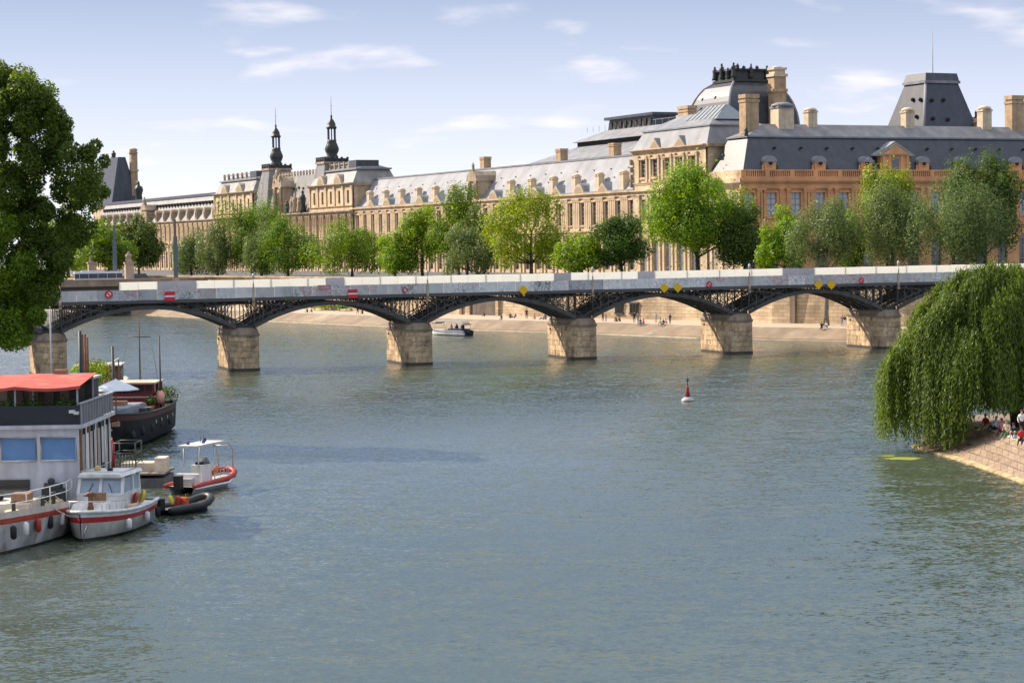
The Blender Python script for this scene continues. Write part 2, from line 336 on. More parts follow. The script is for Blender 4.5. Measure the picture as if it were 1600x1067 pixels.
for pi, x in enumerate(PX[1:-1]):
    pe = MB(); o_ = pier_outline(-.05)
    pe.loft([[(a, b, z) for a, b in o_] for z in (-1.5, 4.3)], smooth=False)
    pier = pe.build('pier', mat('pier_core', (.16, .12, .08)), bridge, (x, 0, 0))
    rnd = random.Random(pi)
    MB().loft([[(a, b, z) for a, b in pier_outline(.10)] for z in (-1.5, .30)], smooth=False).build('wet_footing', WETST, pier)
    # courses of stone blocks on the two visible faces (upstream front, left side) and on the others
    zc = [.30, 1.0, 1.65, 2.35, 3.0, 3.65, 4.25]
    for c in range(6):
        z0, z1 = zc[c]+.015, zc[c+1]-.015
        def block(xa, xb, ya, yb):
            d = rnd.uniform(-.03, .05)
            b = MB(); ch = .05
            b.frustum((xa-d, xb+d, ya-d, yb+d), z0, (xa-d, xb+d, ya-d, yb+d), z1)
            b.build('stone_block', PIERST, pier)
        # front noses: rounded corner stones plus front stones
        cut = [-PW, -PW*.66, -PW*.33, 0] if c % 2 == 0 else [-PW, -PW*.5, 0]
        for a, b in zip(cut[:-1], cut[1:]):
            block(a+.015+(.35 if a == -PW else 0), b-.015-(.35 if b == 0 else 0), 0., .5)
        ys = [.0, 1.5, 3.1, 4.9, 6.6, 8.2, PL] if c % 2 == 0 else [.0, 2.3, 4.0, 5.7, 7.4, PL]
        for a, b in zip(ys[:-1], ys[1:]):
            block(-PW, -PW+.5, a+.015+(.35 if a == 0 else 0), b-.015-(.35 if b == PL else 0))
        for cx_, cy_, a0 in ((-.6, .6, -90), (-PW+.6, .6, 180), (-PW+.6, PL-.6, 90)):
            b = MB(); pts = [(cx_+.62*math.cos(math.radians(a0+22.5*k)), cy_+.62*math.sin(math.radians(a0+22.5*k))) for k in range(5)] + [(cx_, cy_)]
            b.loft([[(p, q, z) for p, q in pts] for z in (z0, z1)], smooth=False); b.build('stone_block', PIERST, pier)
    cap = MB(); cap.loft([[(a, b, z) for a, b in pier_outline(g_)] for z, g_ in ((4.25, .12), (4.5, .16), (4.55, .05), (5.1, -.10), (5.3, -.35))], smooth=False)
    cap.build('pier_cap', mat('pier_cap_stone', (.26, .20, .14), var=.3, scale=.9, streak=.3), pier)
    sh = MB()
    for yy in (1.2, 3.3, 5.0, 6.9, 8.9): sh.box(-PW+.45, -.45, yy-.32, yy+.32, 5.2, 5.62)
    sh.build('springing_shoe', IRON, pier)
    MB().lathe([(.13, 0), (.13, .12)], 8).build('mooring_ring_hole', DARK, pier, (-PW-.02, 8.2, 3.75)).rotation_euler = (0, -math.pi/2, 0)
# abutments at both ends
for x0, x1 in ((-60, -48.0), (PX[-1]-3.4, PX[-1]+16)):
    MB().box(x0, x1, -.6, 10.4, -1, 8.4).build('abutment', wall_mat(), bridge)
# arches: five ribs per span, posts and small arches over the piers
RY = [.25, 2.55, 4.85, 7.15, 9.45]
def span_mesh(xa, xb, wd):
    sx, ex = xa-.55, xb-PW+.55; c = (sx+ex)/2; h = (ex-sx)/2; z0, z1 = 5.45, 8.08
    fz = lambda x: z0+(z1-z0)*(1-((x-c)/h)**2)
    ns = 22; ar = MB(); tops = []; rings = []
    for i in range(ns+1):
        x = sx+(ex-sx)*i/ns; z = fz(x); t = .25
        rings.append([(x, -wd, z-t), (x, wd, z-t), (x, wd, z+t), (x, -wd, z+t)])
    ar.loft(rings, smooth=False)
    tr = MB(); npost = 18
    for i in range(0, npost+1):
        x = sx+(ex-sx)*i/npost; z = fz(x)
        if 8.5-z > .5: tr.box(x-.055, x+.055, -.055, .055, z, 8.5)
    P_ = [(sx+(ex-sx)*i/npost, fz(sx+(ex-sx)*i/npost)) for i in range(npost+1)]
    for i in range(npost):      # crossed diagonals between neighbouring posts
        for (xa_, za_), (xb_, zb_) in ((P_[i], (P_[min(i+2, npost)][0], 8.5)), ((P_[max(i-1, 0)][0], 8.5), P_[i+1])):
            if 8.5-za_ > .9 or 8.5-zb_ > .9: tr.bar((xa_, 0, za_), (xb_, 0, zb_), .06, .07)
    # secondary arcs: from the arch haunch up over the pier
    for sgn, e0 in ((1, sx), (-1, ex)):
        pr = []
        for i in range(11):
            u = i/10; x = e0+sgn*(6.2-7.4*u); z = fz(e0+sgn*6.2)-.1+(8.35-fz(e0+sgn*6.2))*math.sin(u*math.pi/2)
            pr.append([(x, -.05, z-.09), (x, .05, z-.09), (x, .05, z+.09), (x, -.05, z+.09)])
        tr.loft(pr, smooth=False)
        pr = []
        for i in range(9):
            u = i/8; x = e0+sgn*(-1.2+6.4*u); z = 5.6+(8.35-5.6)*u**.8
            pr.append([(x, -.05, z-.07), (x, .05, z-.07), (x, .05, z+.07), (x, -.05, z+.07)])
        tr.loft(pr, smooth=False)
    return ar.mesh('arch_rib', IRON), tr.mesh('spandrel_posts', IRON), fz, sx, ex
cache = {}
for k in range(len(PX)-1):
    ln = round(PX[k+1]-PX[k], 2)
    if ln not in cache: cache[ln] = span_mesh(0, ln, .14)
    am, tm, fz, sx, ex = cache[ln]
    for yy in RY:
        obj_from(am, 'arch_rib', bridge, (PX[k], yy, 0)); obj_from(tm, 'spandrel_posts', bridge, (PX[k], yy, 0))['kind'] = 'stuff'
    cb = MB()
    for i in range(1, 12):
        x = sx+(ex-sx)*i/12; z = fz(x)
        cb.box(x-.06, x+.06, .25, 9.45, z-.08, z+.08)
        if i in (2, 4, 8, 10):
            for a, b in zip(RY[:-1], RY[1:]): cb.bar((x, a, z), (x, b, 8.5), .06); cb.bar((x, b, z), (x, a, 8.5), .06)
    cb.build('cross_bracing', IRON, bridge, (PX[k], 0, 0))['kind'] = 'stuff'
x0, x1 = PX[0]-3, PX[-1]+14
MB().box(x0, x1, -.05, 9.75, 8.52, 8.93).build('deck_beam', IRON, bridge)
MB().box(x0, x1, -.28, 9.98, 8.93, 9.06).build('deck', mat('deck_planks', (.30, .25, .19), var=.2, scale=2), bridge)
MB().box(x0, x1, -.34, -.26, 8.60, 8.97).build('deck_edge', mat('deck_edge_paint', (.10, .10, .10)), bridge)
# hoardings: one board per object; scrawls are paint on the boards
def graffiti(name, col, amt, tint):
    if name in MATS: return MATS[name]
    mt = mat(name, col, rough=.6, var=.12, scale=.8, objvar=.10, streak=.12, world=True); nt = mt.node_tree; bs = nt.nodes['Principled BSDF']
    src = bs.inputs['Base Color'].links[0].from_socket
    pos = N(nt, 'ShaderNodeNewGeometry').outputs['Position']
    nd = N(nt, 'ShaderNodeTexNoise', i_Scale=.7, i_Detail=2.); L(nt, pos, nd.inputs['Vector'])
    ad = N(nt, 'ShaderNodeVectorMath', operation='MULTIPLY_ADD'); L(nt, nd.outputs[1], ad.inputs[0]); ad.inputs[1].default_value = (1.6, 1.6, 1.6); L(nt, pos, ad.inputs[2])
    vo = N(nt, 'ShaderNodeTexVoronoi', feature='DISTANCE_TO_EDGE', i_Scale=1.7); L(nt, ad.outputs[0], vo.inputs['Vector'])
    ln = N(nt, 'ShaderNodeMapRange', i_1=.03, i_2=.10, i_3=1., i_4=0.); L(nt, vo.outputs[0], ln.inputs[0])
    pn = N(nt, 'ShaderNodeTexNoise', i_Scale=.22, i_Detail=2.); L(nt, pos, pn.inputs['Vector'])
    pm = N(nt, 'ShaderNodeMapRange', i_1=.40, i_2=.56, i_3=0., i_4=amt); L(nt, pn.outputs[0], pm.inputs[0])
    mu = N(nt, 'ShaderNodeMath', operation='MULTIPLY'); L(nt, ln.outputs[0], mu.inputs[0]); L(nt, pm.outputs[0], mu.inputs[1])
    hc = N(nt, 'ShaderNodeTexNoise', i_Scale=.35, i_Detail=0.); L(nt, pos, hc.inputs['Vector'])
    rp = N(nt, 'ShaderNodeValToRGB'); e = rp.color_ramp.elements; e[0].color = (*tint[0], 1); e[1].color = (*tint[1], 1); e[0].position = .42; e[1].position = .58; rp.color_ramp.interpolation = 'CONSTANT'
    x_ = e.new(.5); x_.color = (*tint[2], 1); L(nt, hc.outputs[0], rp.inputs[0])
    mx = N(nt, 'ShaderNodeMix', data_type='RGBA'); L(nt, mu.outputs[0], mx.inputs['Factor']); L(nt, src, mx.inputs['A']); L(nt, rp.outputs[0], mx.inputs['B'])
    L(nt, mx.outputs['Result'], bs.inputs['Base Color']); return mt
NEAR = [graffiti('hoarding_grey', (.52, .51, .49), .7, ((.05, .05, .07), (.45, .12, .12), (.62, .64, .68))),
        graffiti('hoarding_pale', (.70, .69, .66), .5, ((.1, .1, .16), (.30, .12, .18), (.2, .24, .34))),
        graffiti('hoarding_blue', (.40, .40, .41), .8, ((.55, .57, .62), (.05, .05, .08), (.5, .15, .15)))]
def tarpmat():
    mt = mat('white_sheeting', (.80, .80, .77), rough=.6, var=.07, scale=.5, objvar=.05, world=True); nt = mt.node_tree; bs = nt.nodes['Principled BSDF']
    tr = N(nt, 'ShaderNodeBsdfTranslucent'); tr.inputs[0].default_value = (.84, .84, .80, 1)
    mx = N(nt, 'ShaderNodeMixShader', i_0=.62); L(nt, bs.outputs[0], mx.inputs[1]); L(nt, tr.outputs[0], mx.inputs[2])
    L(nt, mx.outputs[0], nt.nodes['Material Output'].inputs[0]); return mt
TARP = tarpmat(); GREYB = mat('grey_board', (.36, .37, .41), objvar=.12)
nm_ = [MB().box(.015, 2.385, -.04, .04, 0, 1.27).mesh('hoarding_board', mt) for mt in NEAR]
fm_ = [MB().box(.015, 2.385, -.03, .03, 0, 1.98).mesh('sheeted_panel', mt) for mt in (TARP, GREYB)]
rnd = random.Random(3); x = -24.5-2.4*1; i = 0; run = 0; kind = 0
while x < PX[-1]+6:
    if run <= 0: kind = rnd.choice((0, 0, 0, 1, 1, 2)); run = rnd.choice((1, 2, 3))
    run -= 1
    obj_from(nm_[kind], 'hoarding_board', bridge, (x, -.34, 8.97+rnd.uniform(-.02, .02))); x += 2.4
x = -15.6; greys = (2, 3, 11, 24, 29, 38, 39)
i = 0
while x < PX[-1]+6:
    g_ = fm_[1] if i in greys else fm_[0]
    obj_from(g_, 'sheeted_panel', bridge, (x, 9.86, 9.07+rnd.uniform(-.03, .03)))
    if i % 2 == 0: MB().box(-.05, .05, .06, .16, 0, 2.0).build('panel_post', STEEL_DK, bridge, (x, 9.86, 9.07))
    x += 2.4; i += 1
# railings at the far side where no sheeting stands
rl = MB(); rl.box(-48, -15.6, 9.8, 9.88, 10.0, 10.08)
for k in range(24): rl.box(-48+1.4*k, -47.94+1.4*k, 9.8, 9.86, 9.06, 10.0)
rl.build('railing', STEEL_DK, bridge)
# lamp standards over each pier
LAMPM = mat('lamp_paint', (.42, .34, .24), rough=.5)
for k, x in enumerate(PX[1:-1]):
    lp = MB(); lp.lathe([(.17, 8.3), (.17, 9.0), (.11, 9.1), (.09, 10.6), (.12, 10.65), (.06, 10.75), (.05, 11.2)], 8).box(-.16, .16, -.12, .12, 8.1, 8.4)
    p = lp.build('lamp_post', LAMPM, bridge, (x-.75, -.48, 0))
    MB().lathe([(.05, 11.2), (.16, 11.3), (.19, 11.65), (.14, 11.8), (.03, 11.95)], 8).build('lantern', mat('lantern_glass', (.45, .44, .42), rough=.3), p)
    MB().tube([(0, 0, 8.3), (0, .1, 6.9), (0, .3, 5.6)], .05, 6).build('down_pipe', STEEL_DK, p)
# river signs on the upstream side
REDS = mat('sign_red', (.62, .03, .04), rough=.45, var=.05); WHS = mat('sign_white', (.8, .8, .8), rough=.45, var=.04); YEL = mat('sign_yellow', (.80, .48, .01), rough=.45, var=.05)
def sign(px, py, kind, h):
    x, z = BR.pt(px, py, -.5); e = empty('navigation_sign', (x, -.5, z-h/2), 0, parent=bridge)
    if kind == 'bar':
        MB().box(-.62, .62, -.03, .03, 0, h).build('sign_plate', REDS, e); MB().box(-.62, .62, -.045, -.033, h*.42, h*.58).build('white_bar', WHS, e)
    elif kind == 'diamond':
        a = h/2; MB().prism([(0, 0), (a, a), (0, h), (-a, a)], -.03, .03).build('sign_plate', YEL, e)
    elif kind == 'ring':
        b = MB(); ro, ri = h/2, h/2-.2; q = [2*math.pi*i/20 for i in range(20)]
        vs = [(r*math.cos(t), -.04, h/2+r*math.sin(t)) for r in (ro, ri) for t in q]
        b.add(vs, [(i, (i+1) % 20, 20+(i+1) % 20, 20+i) for i in range(20)])
        b.build('red_ring', REDS, e)
        MB().lathe([(ri+.05, 0), (ri+.05, .03)], 20).build('sign_plate', WHS, e, (0, 0, h/2)).rotation_euler = (math.pi/2, 0, 0)
        MB().bar((-ro*.66, -.055, h/2+ro*.66), (ro*.66, -.055, h/2-ro*.66), .02, .17).build('red_slash', REDS, e)
    elif kind == 'rdiamond':
        a = h/2
        for q, c_, yy in ((1, REDS, 0), (.55, NEAR[1], -.02)):
            MB().prism([(0, a-a*q), (a*q, a), (0, a+a*q), (-a*q, a)], yy-.03, yy).build('sign_plate' if q == 1 else 'sign_field', c_, e)
sign(265, 463, 'bar', 1.12); sign(551, 459, 'bar', 1.05)
for px, py in ((818, 453.5), (1038, 450), (1059, 449.5), (1279, 445), (1299, 445)): sign(px, py, 'diamond', 1.32)
sign(170, 460, 'ring', .95); sign(1108, 444.5, 'ring', .85); sign(1346, 438, 'ring', .8); sign(633, 453, 'rdiamond', .85)
for px, py, ww in ((507, 449, 1.6),):          # red painted notice on a board
    x, z = BR.pt(px, py, -.4); MB().box(x-ww/2, x+ww/2, -.412, -.395, z-.28, z+.28).build('painted_notice', mat('faded_red_paint', (.50, .16, .18), var=.3, scale=3), bridge)
    for q in (-.12, .1): MB().box(x-ww*.42, x+ww*.42, -.42, -.413, z+q-.03, z+q+.03).build('paint_stripe', NEAR[1], bridge)
# ------------------------------------------------------------------ the palace along the quay
CORNER = PY(1160, 300, 418)
GA = Frame(CORNER, -63.7)     # long river front; x runs towards the near corner
EA = Frame(CORNER, 26.3)      # side wing; x runs away to the right
ST = 8.5
LIME = mat('pale_limestone', (.58, .43, .275), var=.2, scale=.35, streak=.24, bump=.2, bscale=1.5, col2=(.30, .215, .135), c2scale=.3, c2lo=.52, c2hi=.72)  # the limestone's own pale colour, streaked, with browner patches
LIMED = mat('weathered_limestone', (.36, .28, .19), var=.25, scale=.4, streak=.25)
OCHRE = mat('ochre_stone', (.70, .35, .155), var=.16, scale=.3, streak=.14, bump=.2, bscale=1.5, col2=(.50, .27, .13), c2scale=.2, c2lo=.5, c2hi=.75)
LEAD = mat('lead_roof', (.29, .29, .305), rough=.75, var=.12, scale=.25, streak=.16, spec=.2)
SLATE = mat('slate_roof', (.044, .045, .053), rough=.38, var=.25, scale=.6, streak=.22, spec=.7)
SLATEL = mat('pale_slate_roof', (.25, .235, .215), rough=.4, var=.2, scale=.4, streak=.22, spec=.6)
ZINC = mat('zinc_roof', (.22, .225, .24), rough=.62, var=.16, scale=.3, streak=.2, spec=.25)
BRICKC = mat('chimney_stone', (.42, .29, .17), var=.25, scale=.7, streak=.2)
CHIML = mat('pale_chimney_stone', (.58, .46, .32), var=.18, scale=.8, streak=.15)
GLASS = mat('window_glass', (.05, .055, .06), rough=.12, var=.3, scale=.25, spec=.9)
GLASSP = mat('curtained_glass', (.42, .42, .42), rough=.25, var=.25, scale=.7, spec=.8)
FRAMEW = mat('window_frame_paint', (.30, .27, .23), rough=.6)
BRONZE = mat('dark_bronze', (.04, .043, .04), rough=.5, var=.3, scale=2)

def wall_grid(xs, zs, holes, depth=.55, back=True):
    """front sheet with shared edges; holes = [(x0,x1,z0,z1)] get reveals"""
    X = sorted(set([round(v, 3) for v in xs] + [round(h[i], 3) for h in holes for i in (0, 1)]))
    Z = sorted(set([round(v, 3) for v in zs] + [round(h[i], 3) for h in holes for i in (2, 3)]))
    mb = MB(); ids = {}
    def v(i, k, d=0.):
        if (i, k, d) not in ids: ids[(i, k, d)] = len(mb.v); mb.v.append((X[i], d, Z[k]))
        return ids[(i, k, d)]
    inh = lambda x, z: any(h[0]-1e-4 <= x <= h[1]+1e-4 and h[2]-1e-4 <= z <= h[3]+1e-4 for h in holes)
    solid = [[not inh((X[i]+X[i+1])/2, (Z[k]+Z[k+1])/2) for k in range(len(Z)-1)] for i in range(len(X)-1)]
    def f(*q): mb.f.append(q); mb.m.append(0); mb.sm.append(False)
    for i in range(len(X)-1):
        for k in range(len(Z)-1):
            if solid[i][k]: f(v(i, k), v(i+1, k), v(i+1, k+1), v(i, k+1))
            else:
                if i > 0 and solid[i-1][k]: f(v(i, k), v(i, k, depth), v(i, k+1, depth), v(i, k+1))
                if i < len(X)-2 and solid[i+1][k]: f(v(i+1, k, depth), v(i+1, k), v(i+1, k+1), v(i+1, k+1, depth))
                if k > 0 and solid[i][k-1]: f(v(i, k), v(i+1, k), v(i+1, k, depth), v(i, k, depth))
                if k < len(Z)-2 and solid[i][k+1]: f(v(i, k+1, depth), v(i+1, k+1, depth), v(i+1, k+1), v(i, k+1))
    return mb
WCACHE = {}
def window(par, x, z0, z1, wd, y=0., gl=None, rows=4, cols=2, d=.32):
    h = round(z1-z0, 2); key = (round(wd, 2), h, rows, cols, gl.name if gl else '')
    if key not in WCACHE:
        fr = MB(); t = .11
        X = [-wd/2+wd*i/cols for i in range(cols+1)]; Zs = [h*k/rows for k in range(rows+1)]
        holes = [(X[i]+t/2, X[i+1]-t/2, Zs[k]+t/2, Zs[k+1]-t/2) for i in range(cols) for k in range(rows)]
        g_ = wall_grid([-wd/2, wd/2], [0, h], holes, .06)
        WCACHE[key] = (g_.mesh('window', FRAMEW), MB().add([(-wd/2, .1, 0), (wd/2, .1, 0), (wd/2, .1, h), (-wd/2, .1, h)], [(0, 1, 2, 3)]).mesh('pane', gl or GLASS))
    a, b = WCACHE[key]
    o = obj_from(a, 'window', par, (x, y+d, z0)); obj_from(b, 'pane', o)
    return o
def part(mb, name, mt, par, loc=(0, 0, 0), rz=0.): return mb.build(name, mt, par, loc, rz)
def cornice(par, x0, x1, z, mt, h=1.0, proj=.7, y=0., name='cornice'):
    pr = [(y+.05, z), (y-proj*.4, z), (y-proj*.4, z+h*.4), (y-proj*.75, z+h*.55), (y-proj, z+h*.7), (y-proj, z+h), (y+.05, z+h)]
    return MB().prism(pr, x0, x1, plane='yz').build(name, mt, par)
def chimney(par, x, y, z0, z1, w_, d_, mt, cap=None, dome=False):
    h = z1-z0; b = MB().box(-w_/2, w_/2, -d_/2, d_/2, 0, h*.86)
    o = b.build('chimney', mt, par, (x, y, z0))
    c = MB(); c.box(-w_/2-.15, w_/2+.15, -d_/2-.15, d_/2+.15, h*.80, h*.86+.02)
    if dome: c.lathe([(w_*.62, h*.86), (w_*.58, h*.93), (w_*.35, h*.985), (.05, h)], 10)
    else: c.box(-w_/2-.12, w_/2+.12, -d_/2-.12, d_/2+.12, h*.90, h)
    c.box(-w_/2+.1, w_/2-.1, -d_/2+.1, d_/2-.1, h*.85, h*.92)
    c.build('chimney_cap', cap or mt, o); return o
PCACHE = {}
def pilaster(par, x, z0, z1, w_, mt, y=0., d=.28):
    key = (round(z1-z0, 2), w_, d, mt.name)
    if key not in PCACHE:
        h = z1-z0; b = MB(); b.box(-w_/2-.1, w_/2+.1, -d-.1, 0, 0, .5).box(-w_/2, w_/2, -d, 0, .5, h-.8).box(-w_/2-.08, w_/2+.08, -d-.08, 0, h-.8, h-.55).box(-w_/2-.2, w_/2+.2, -d-.2, 0, h-.3, h).box(-w_/2-.1, w_/2+.1, -d-.12, 0, h-.55, h-.3)
        PCACHE[key] = b.mesh('pilaster', mt)
    return obj_from(PCACHE[key], 'pilaster', par, (x, y, z0))
def gable(par, x, z, w_, h, mt, roof, y=-.35, d=2.4, curved=False):
    """small pediment on the eaves with its own little roof running back"""
    n_ = 8; top = [(-w_/2, 0)] + ([(-w_/2+w_*i/n_, h*math.sin(math.pi*i/n_)**.8) for i in range(1, n_)] if curved else [(0, h)]) + [(w_/2, 0)]
    o = MB().prism(top[::-1], 0, .4).build('pediment', mt, par, (x, y, z))
    q = .82; inn = [(a*q, .12+b*q*.86) for a, b in top]
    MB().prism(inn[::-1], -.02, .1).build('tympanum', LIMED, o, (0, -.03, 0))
    MB().prism([(a*1.06, b*1.04+.12) for a, b in top][::-1], .12, d).build('pediment_roof', roof, o)
    return o
def lump(par, name, c, h, mt, seed=0, r=.45):
    """a carved figure group: rough standing body with shoulders and head"""
    rn = random.Random(seed); b = MB()
    prof = [(r*1.1, 0), (r*1.0, h*.15), (r*.8, h*.4), (r*.95, h*.62), (r*.85, h*.76), (r*.35, h*.82), (r*.45, h*.9), (r*.3, h*.98), (.03, h)]
    rings = []
    for rr, z in prof:
        rings.append([(rr*(1+.25*rn.uniform(-1, 1))*math.cos(2*math.pi*k/9), rr*(.8+.25*rn.uniform(-1, 1))*math.sin(2*math.pi*k/9), z) for k in range(9)])
    return b.loft(rings).build(name, mt, par, c)

# ---------- long gallery between the corner pavilion and the twin lanterns
e = empty('river_gallery', GA.o, GA.a, 'long pale stone palace gallery with grey lead roof and row of chimneys', 'building')
XG0, XG1 = -203.0, -43.0; BAY = 11.15
wx = [-44.4-BAY*i for i in range(0, 15)] + [-44.4-BAY*(i+.5) for i in range(0, 14)]
wx = [x for x in wx if XG0+1.5 < x < XG1-.9]
holes = [(x-.75, x+.75, 19.3, 24.3) for x in wx]
part(wall_grid([XG0, XG1], [17.9, 25.3], holes), 'upper_wall', LIME, e)
holes = [(x-1.15, x+1.15, 9.3, 15.2) for x in wx]
part(wall_grid([XG0, XG1], [ST-.5, 17.2], holes), 'lower_wall', LIME, e)
for x in wx: window(e, x, 19.3, 24.3, 1.5, rows=5); window(e, x, 9.3, 15.2, 2.3, rows=4)
cornice(e, XG0, XG1, 17.2, LIME, .7, .5, name='string_course'); cornice(e, XG0, XG1, 25.3, LIME, 1.15, .85)
part(MB().box(XG0, XG1, .6, 14, ST-.5, 26.2), 'core', LIMED, e)
for x in wx:
    for dx_ in (-1.55, 1.55, -2.35, 2.35): pilaster(e, x+dx_, 17.95, 25.3, .6, LIME)
    for dx_ in (-1.9, 1.9): pilaster(e, x+dx_, ST-.4, 17.2, .8, LIME)
    MB().box(x-1.0, x+1.0, -.3, .05, 24.4, 24.75).build('window_head', LIME, e); MB().box(x-.95, x+.95, -.25, .05, 18.9, 19.25).build('sill', LIME, e)
rf = MB(); rf.frustum((XG0+.1, XG1, .8, 14.5), 26.5, (XG0+.1, XG1, 6.2, 9.2), 34.4)
roof = part(rf, 'roof', LEAD, e)
part(MB().box(XG0, XG1, 6.0, 9.4, 34.38, 34.75), 'ridge_cap', ZINC, e)
part(MB().box(XG0, XG1, -.2, 1.2, 26.45, 26.75), 'gutter', ZINC, e)
rs = MB()
for i in range(40):
    x = XG0+4*i+2; 
    q = (.40, .66)[i % 2]; rs.box(x-.18, x+.18, .8+5.4*q-.25, .8+5.4*q+.1, 26.5+7.9*q, 26.5+7.9*q+.2)
part(rs, 'roof_vents', ZINC, e)['kind'] = 'stuff'
for i in range(0, 14):
    x = -49.85-BAY*i
    if abs(x+123.7) < 8 or x < XG0+4: continue
    chimney(e, x, 1.4, 26.6, 31.1, 1.7, 1.5, CHIML, dome=True)
for i in range(0, 14):
    x = -55.4-BAY*i+(-1.6)
    if abs(x+123.7) < 6 or x < XG0+3: continue
    gable(e, x, 26.5, 5.0, 2.1, LIME, ZINC, y=-.3, d=3.2, curved=(i % 2 == 1))
# great stone dormer half way along
dm = MB().box(-2.6, 2.6, -.3, 4.5, 26.5, 31.2).build('great_dormer', LIME, e, (-123.7, 0, 0))
MB().box(-1.1, 1.1, -.36, -.28, 27.3, 30.3).build('dormer_window', GLASS, dm)
for s in (-1, 1):
    for q in (1.5, 2.2): MB().lathe([(.28, 26.7), (.22, 30.6), (.34, 31.1)], 8).build('column', LIME, dm, (s*q, -.5, 0))
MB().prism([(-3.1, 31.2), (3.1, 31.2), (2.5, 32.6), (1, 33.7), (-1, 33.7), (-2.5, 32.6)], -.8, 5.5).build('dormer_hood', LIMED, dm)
MB().prism([(-2.6, 31.25), (2.6, 31.25), (2.4, 32.7), (0, 33.8), (-2.4, 32.7)][::-1], 5.45, 8.5).build('dormer_roof', SLATE, dm)
lump(dm, 'finial', (0, -.2, 33.5), 2.4, LIMED, 4, .5)
for x in (-134, -92, -66): chimney(e, x, 8.2, 34, 37.8, 2.4, 2.0, BRICKC)
# ---------- corner pavilion
XP0, XP1 = -43.0, -13.0
e = empty('corner_pavilion', GA.o, GA.a, 'tall stone corner pavilion with five upper windows and zinc mansard roof', 'building')
wx5 = [-38.5, -33.5, -28.35, -23.25, -18.1]
part(wall_grid([XP0, XP1], [26.35, 34.2], [(x-.95, x+.95, 29.0, 32.6) for x in wx5]), 'attic_wall', LIME, e, (0, -.35, 0))
part(wall_grid([XP0, XP1], [17.9, 25.3], [(x-.95, x+.95, 19.3, 24.3) for x in wx5]), 'upper_wall', LIME, e, (0, -.35, 0))
part(wall_grid([XP0, XP1], [ST-.5, 17.2], [(x-1.2, x+1.2, 9.0, 15.4) for x in wx5]), 'lower_wall', LIME, e, (0, -.35, 0))
part(MB().box(XP0, XP1, .22, 16, ST-.5, 34.2), 'core', LIME, e)
for x in wx5:
    window(e, x, 29.0, 32.6, 1.9, y=-.35, rows=4); window(e, x, 19.3, 24.3, 1.9, y=-.35, rows=5); window(e, x, 9.0, 15.4, 2.4, y=-.35, gl=GLASSP)
    for dx_ in (-1.75, 1.75):
        pilaster(e, x+dx_, 28.0, 33.6, .62, LIME, y=-.35); pilaster(e, x+dx_, 17.95, 25.3, .7, LIME, y=-.35); pilaster(e, x+dx_, ST-.4, 17.2, .8, LIME, y=-.35)
    MB().box(x-1.25, x+1.25, -.72, -.3, 32.75, 33.1).build('window_head', LIME, e); MB().box(x-1.1, x+1.1, -.62, -.3, 28.55, 28.95).build('sill', LIME, e)
for z, h, p_, nm in ((17.2, .7, .5, 'string_course'), (25.3, 1.05, .75, 'cornice'), (27.4, .5, .3, 'string_course'), (34.2, .75, .8, 'cornice')): cornice(e, XP0-.2, XP1+.2, z, LIME, h, p_, y=-.35, name=nm)
MB().prism([(-.05, 34.2), (.6, 34.4), (.8, 34.95), (-.05, 34.95)], -.35, 16, plane='xz').build('side_cornice', LIME, e, (XP1, 0, 0))
for x in (-33.2, -23.0): gable(e, x, 34.95, 4.2, 2.0, LIME, ZINC, y=-.7, d=2.6)
part(MB().frustum((XP0-.2, XP1+.4, -.3, 16.3), 34.95, (XP0+1.6, XP1-1.4, 1.6, 14.5), 38.7), 'mansard_roof', ZINC, e)
part(MB().box(XP0+1.3, XP1-1.1, 1.3, 14.8, 38.68, 39.0), 'roof_cornice', ZINC, e)
part(MB().frustum((XP0+1.6, XP1-1.4, 1.6, 14.5), 38.98, (XP0+9, XP1-7.5, 7, 9), 42.0), 'upper_roof', ZINC, e)
gl = MB().frustum((XP0+15, XP1-3.0, 4, 12), 40.2, (XP0+17, XP1-5, 7.6, 8.4), 43.3)
sk = part(gl, 'skylight', mat('skylight_glass', (.25, .28, .31), rough=.35, spec=.5), e)
for i in range(7):
    x = XP0+15.3+1.75*i; MB().bar((x, 3.95, 40.3), (x*.9+(XP0+21)*.1, 7.55, 43.35), .12).build('glazing_bar', FRAMEW, sk)
chimney(e, -40.5, 12, 38, 44.5, 4.2, 2.2, BRICKC)
for i in range(4): MB().box(XP0-.5, XP0-.05, -.9, -.2, 27+i*1.6, 28.2+i*1.6).build('quoin', LIMED, e)
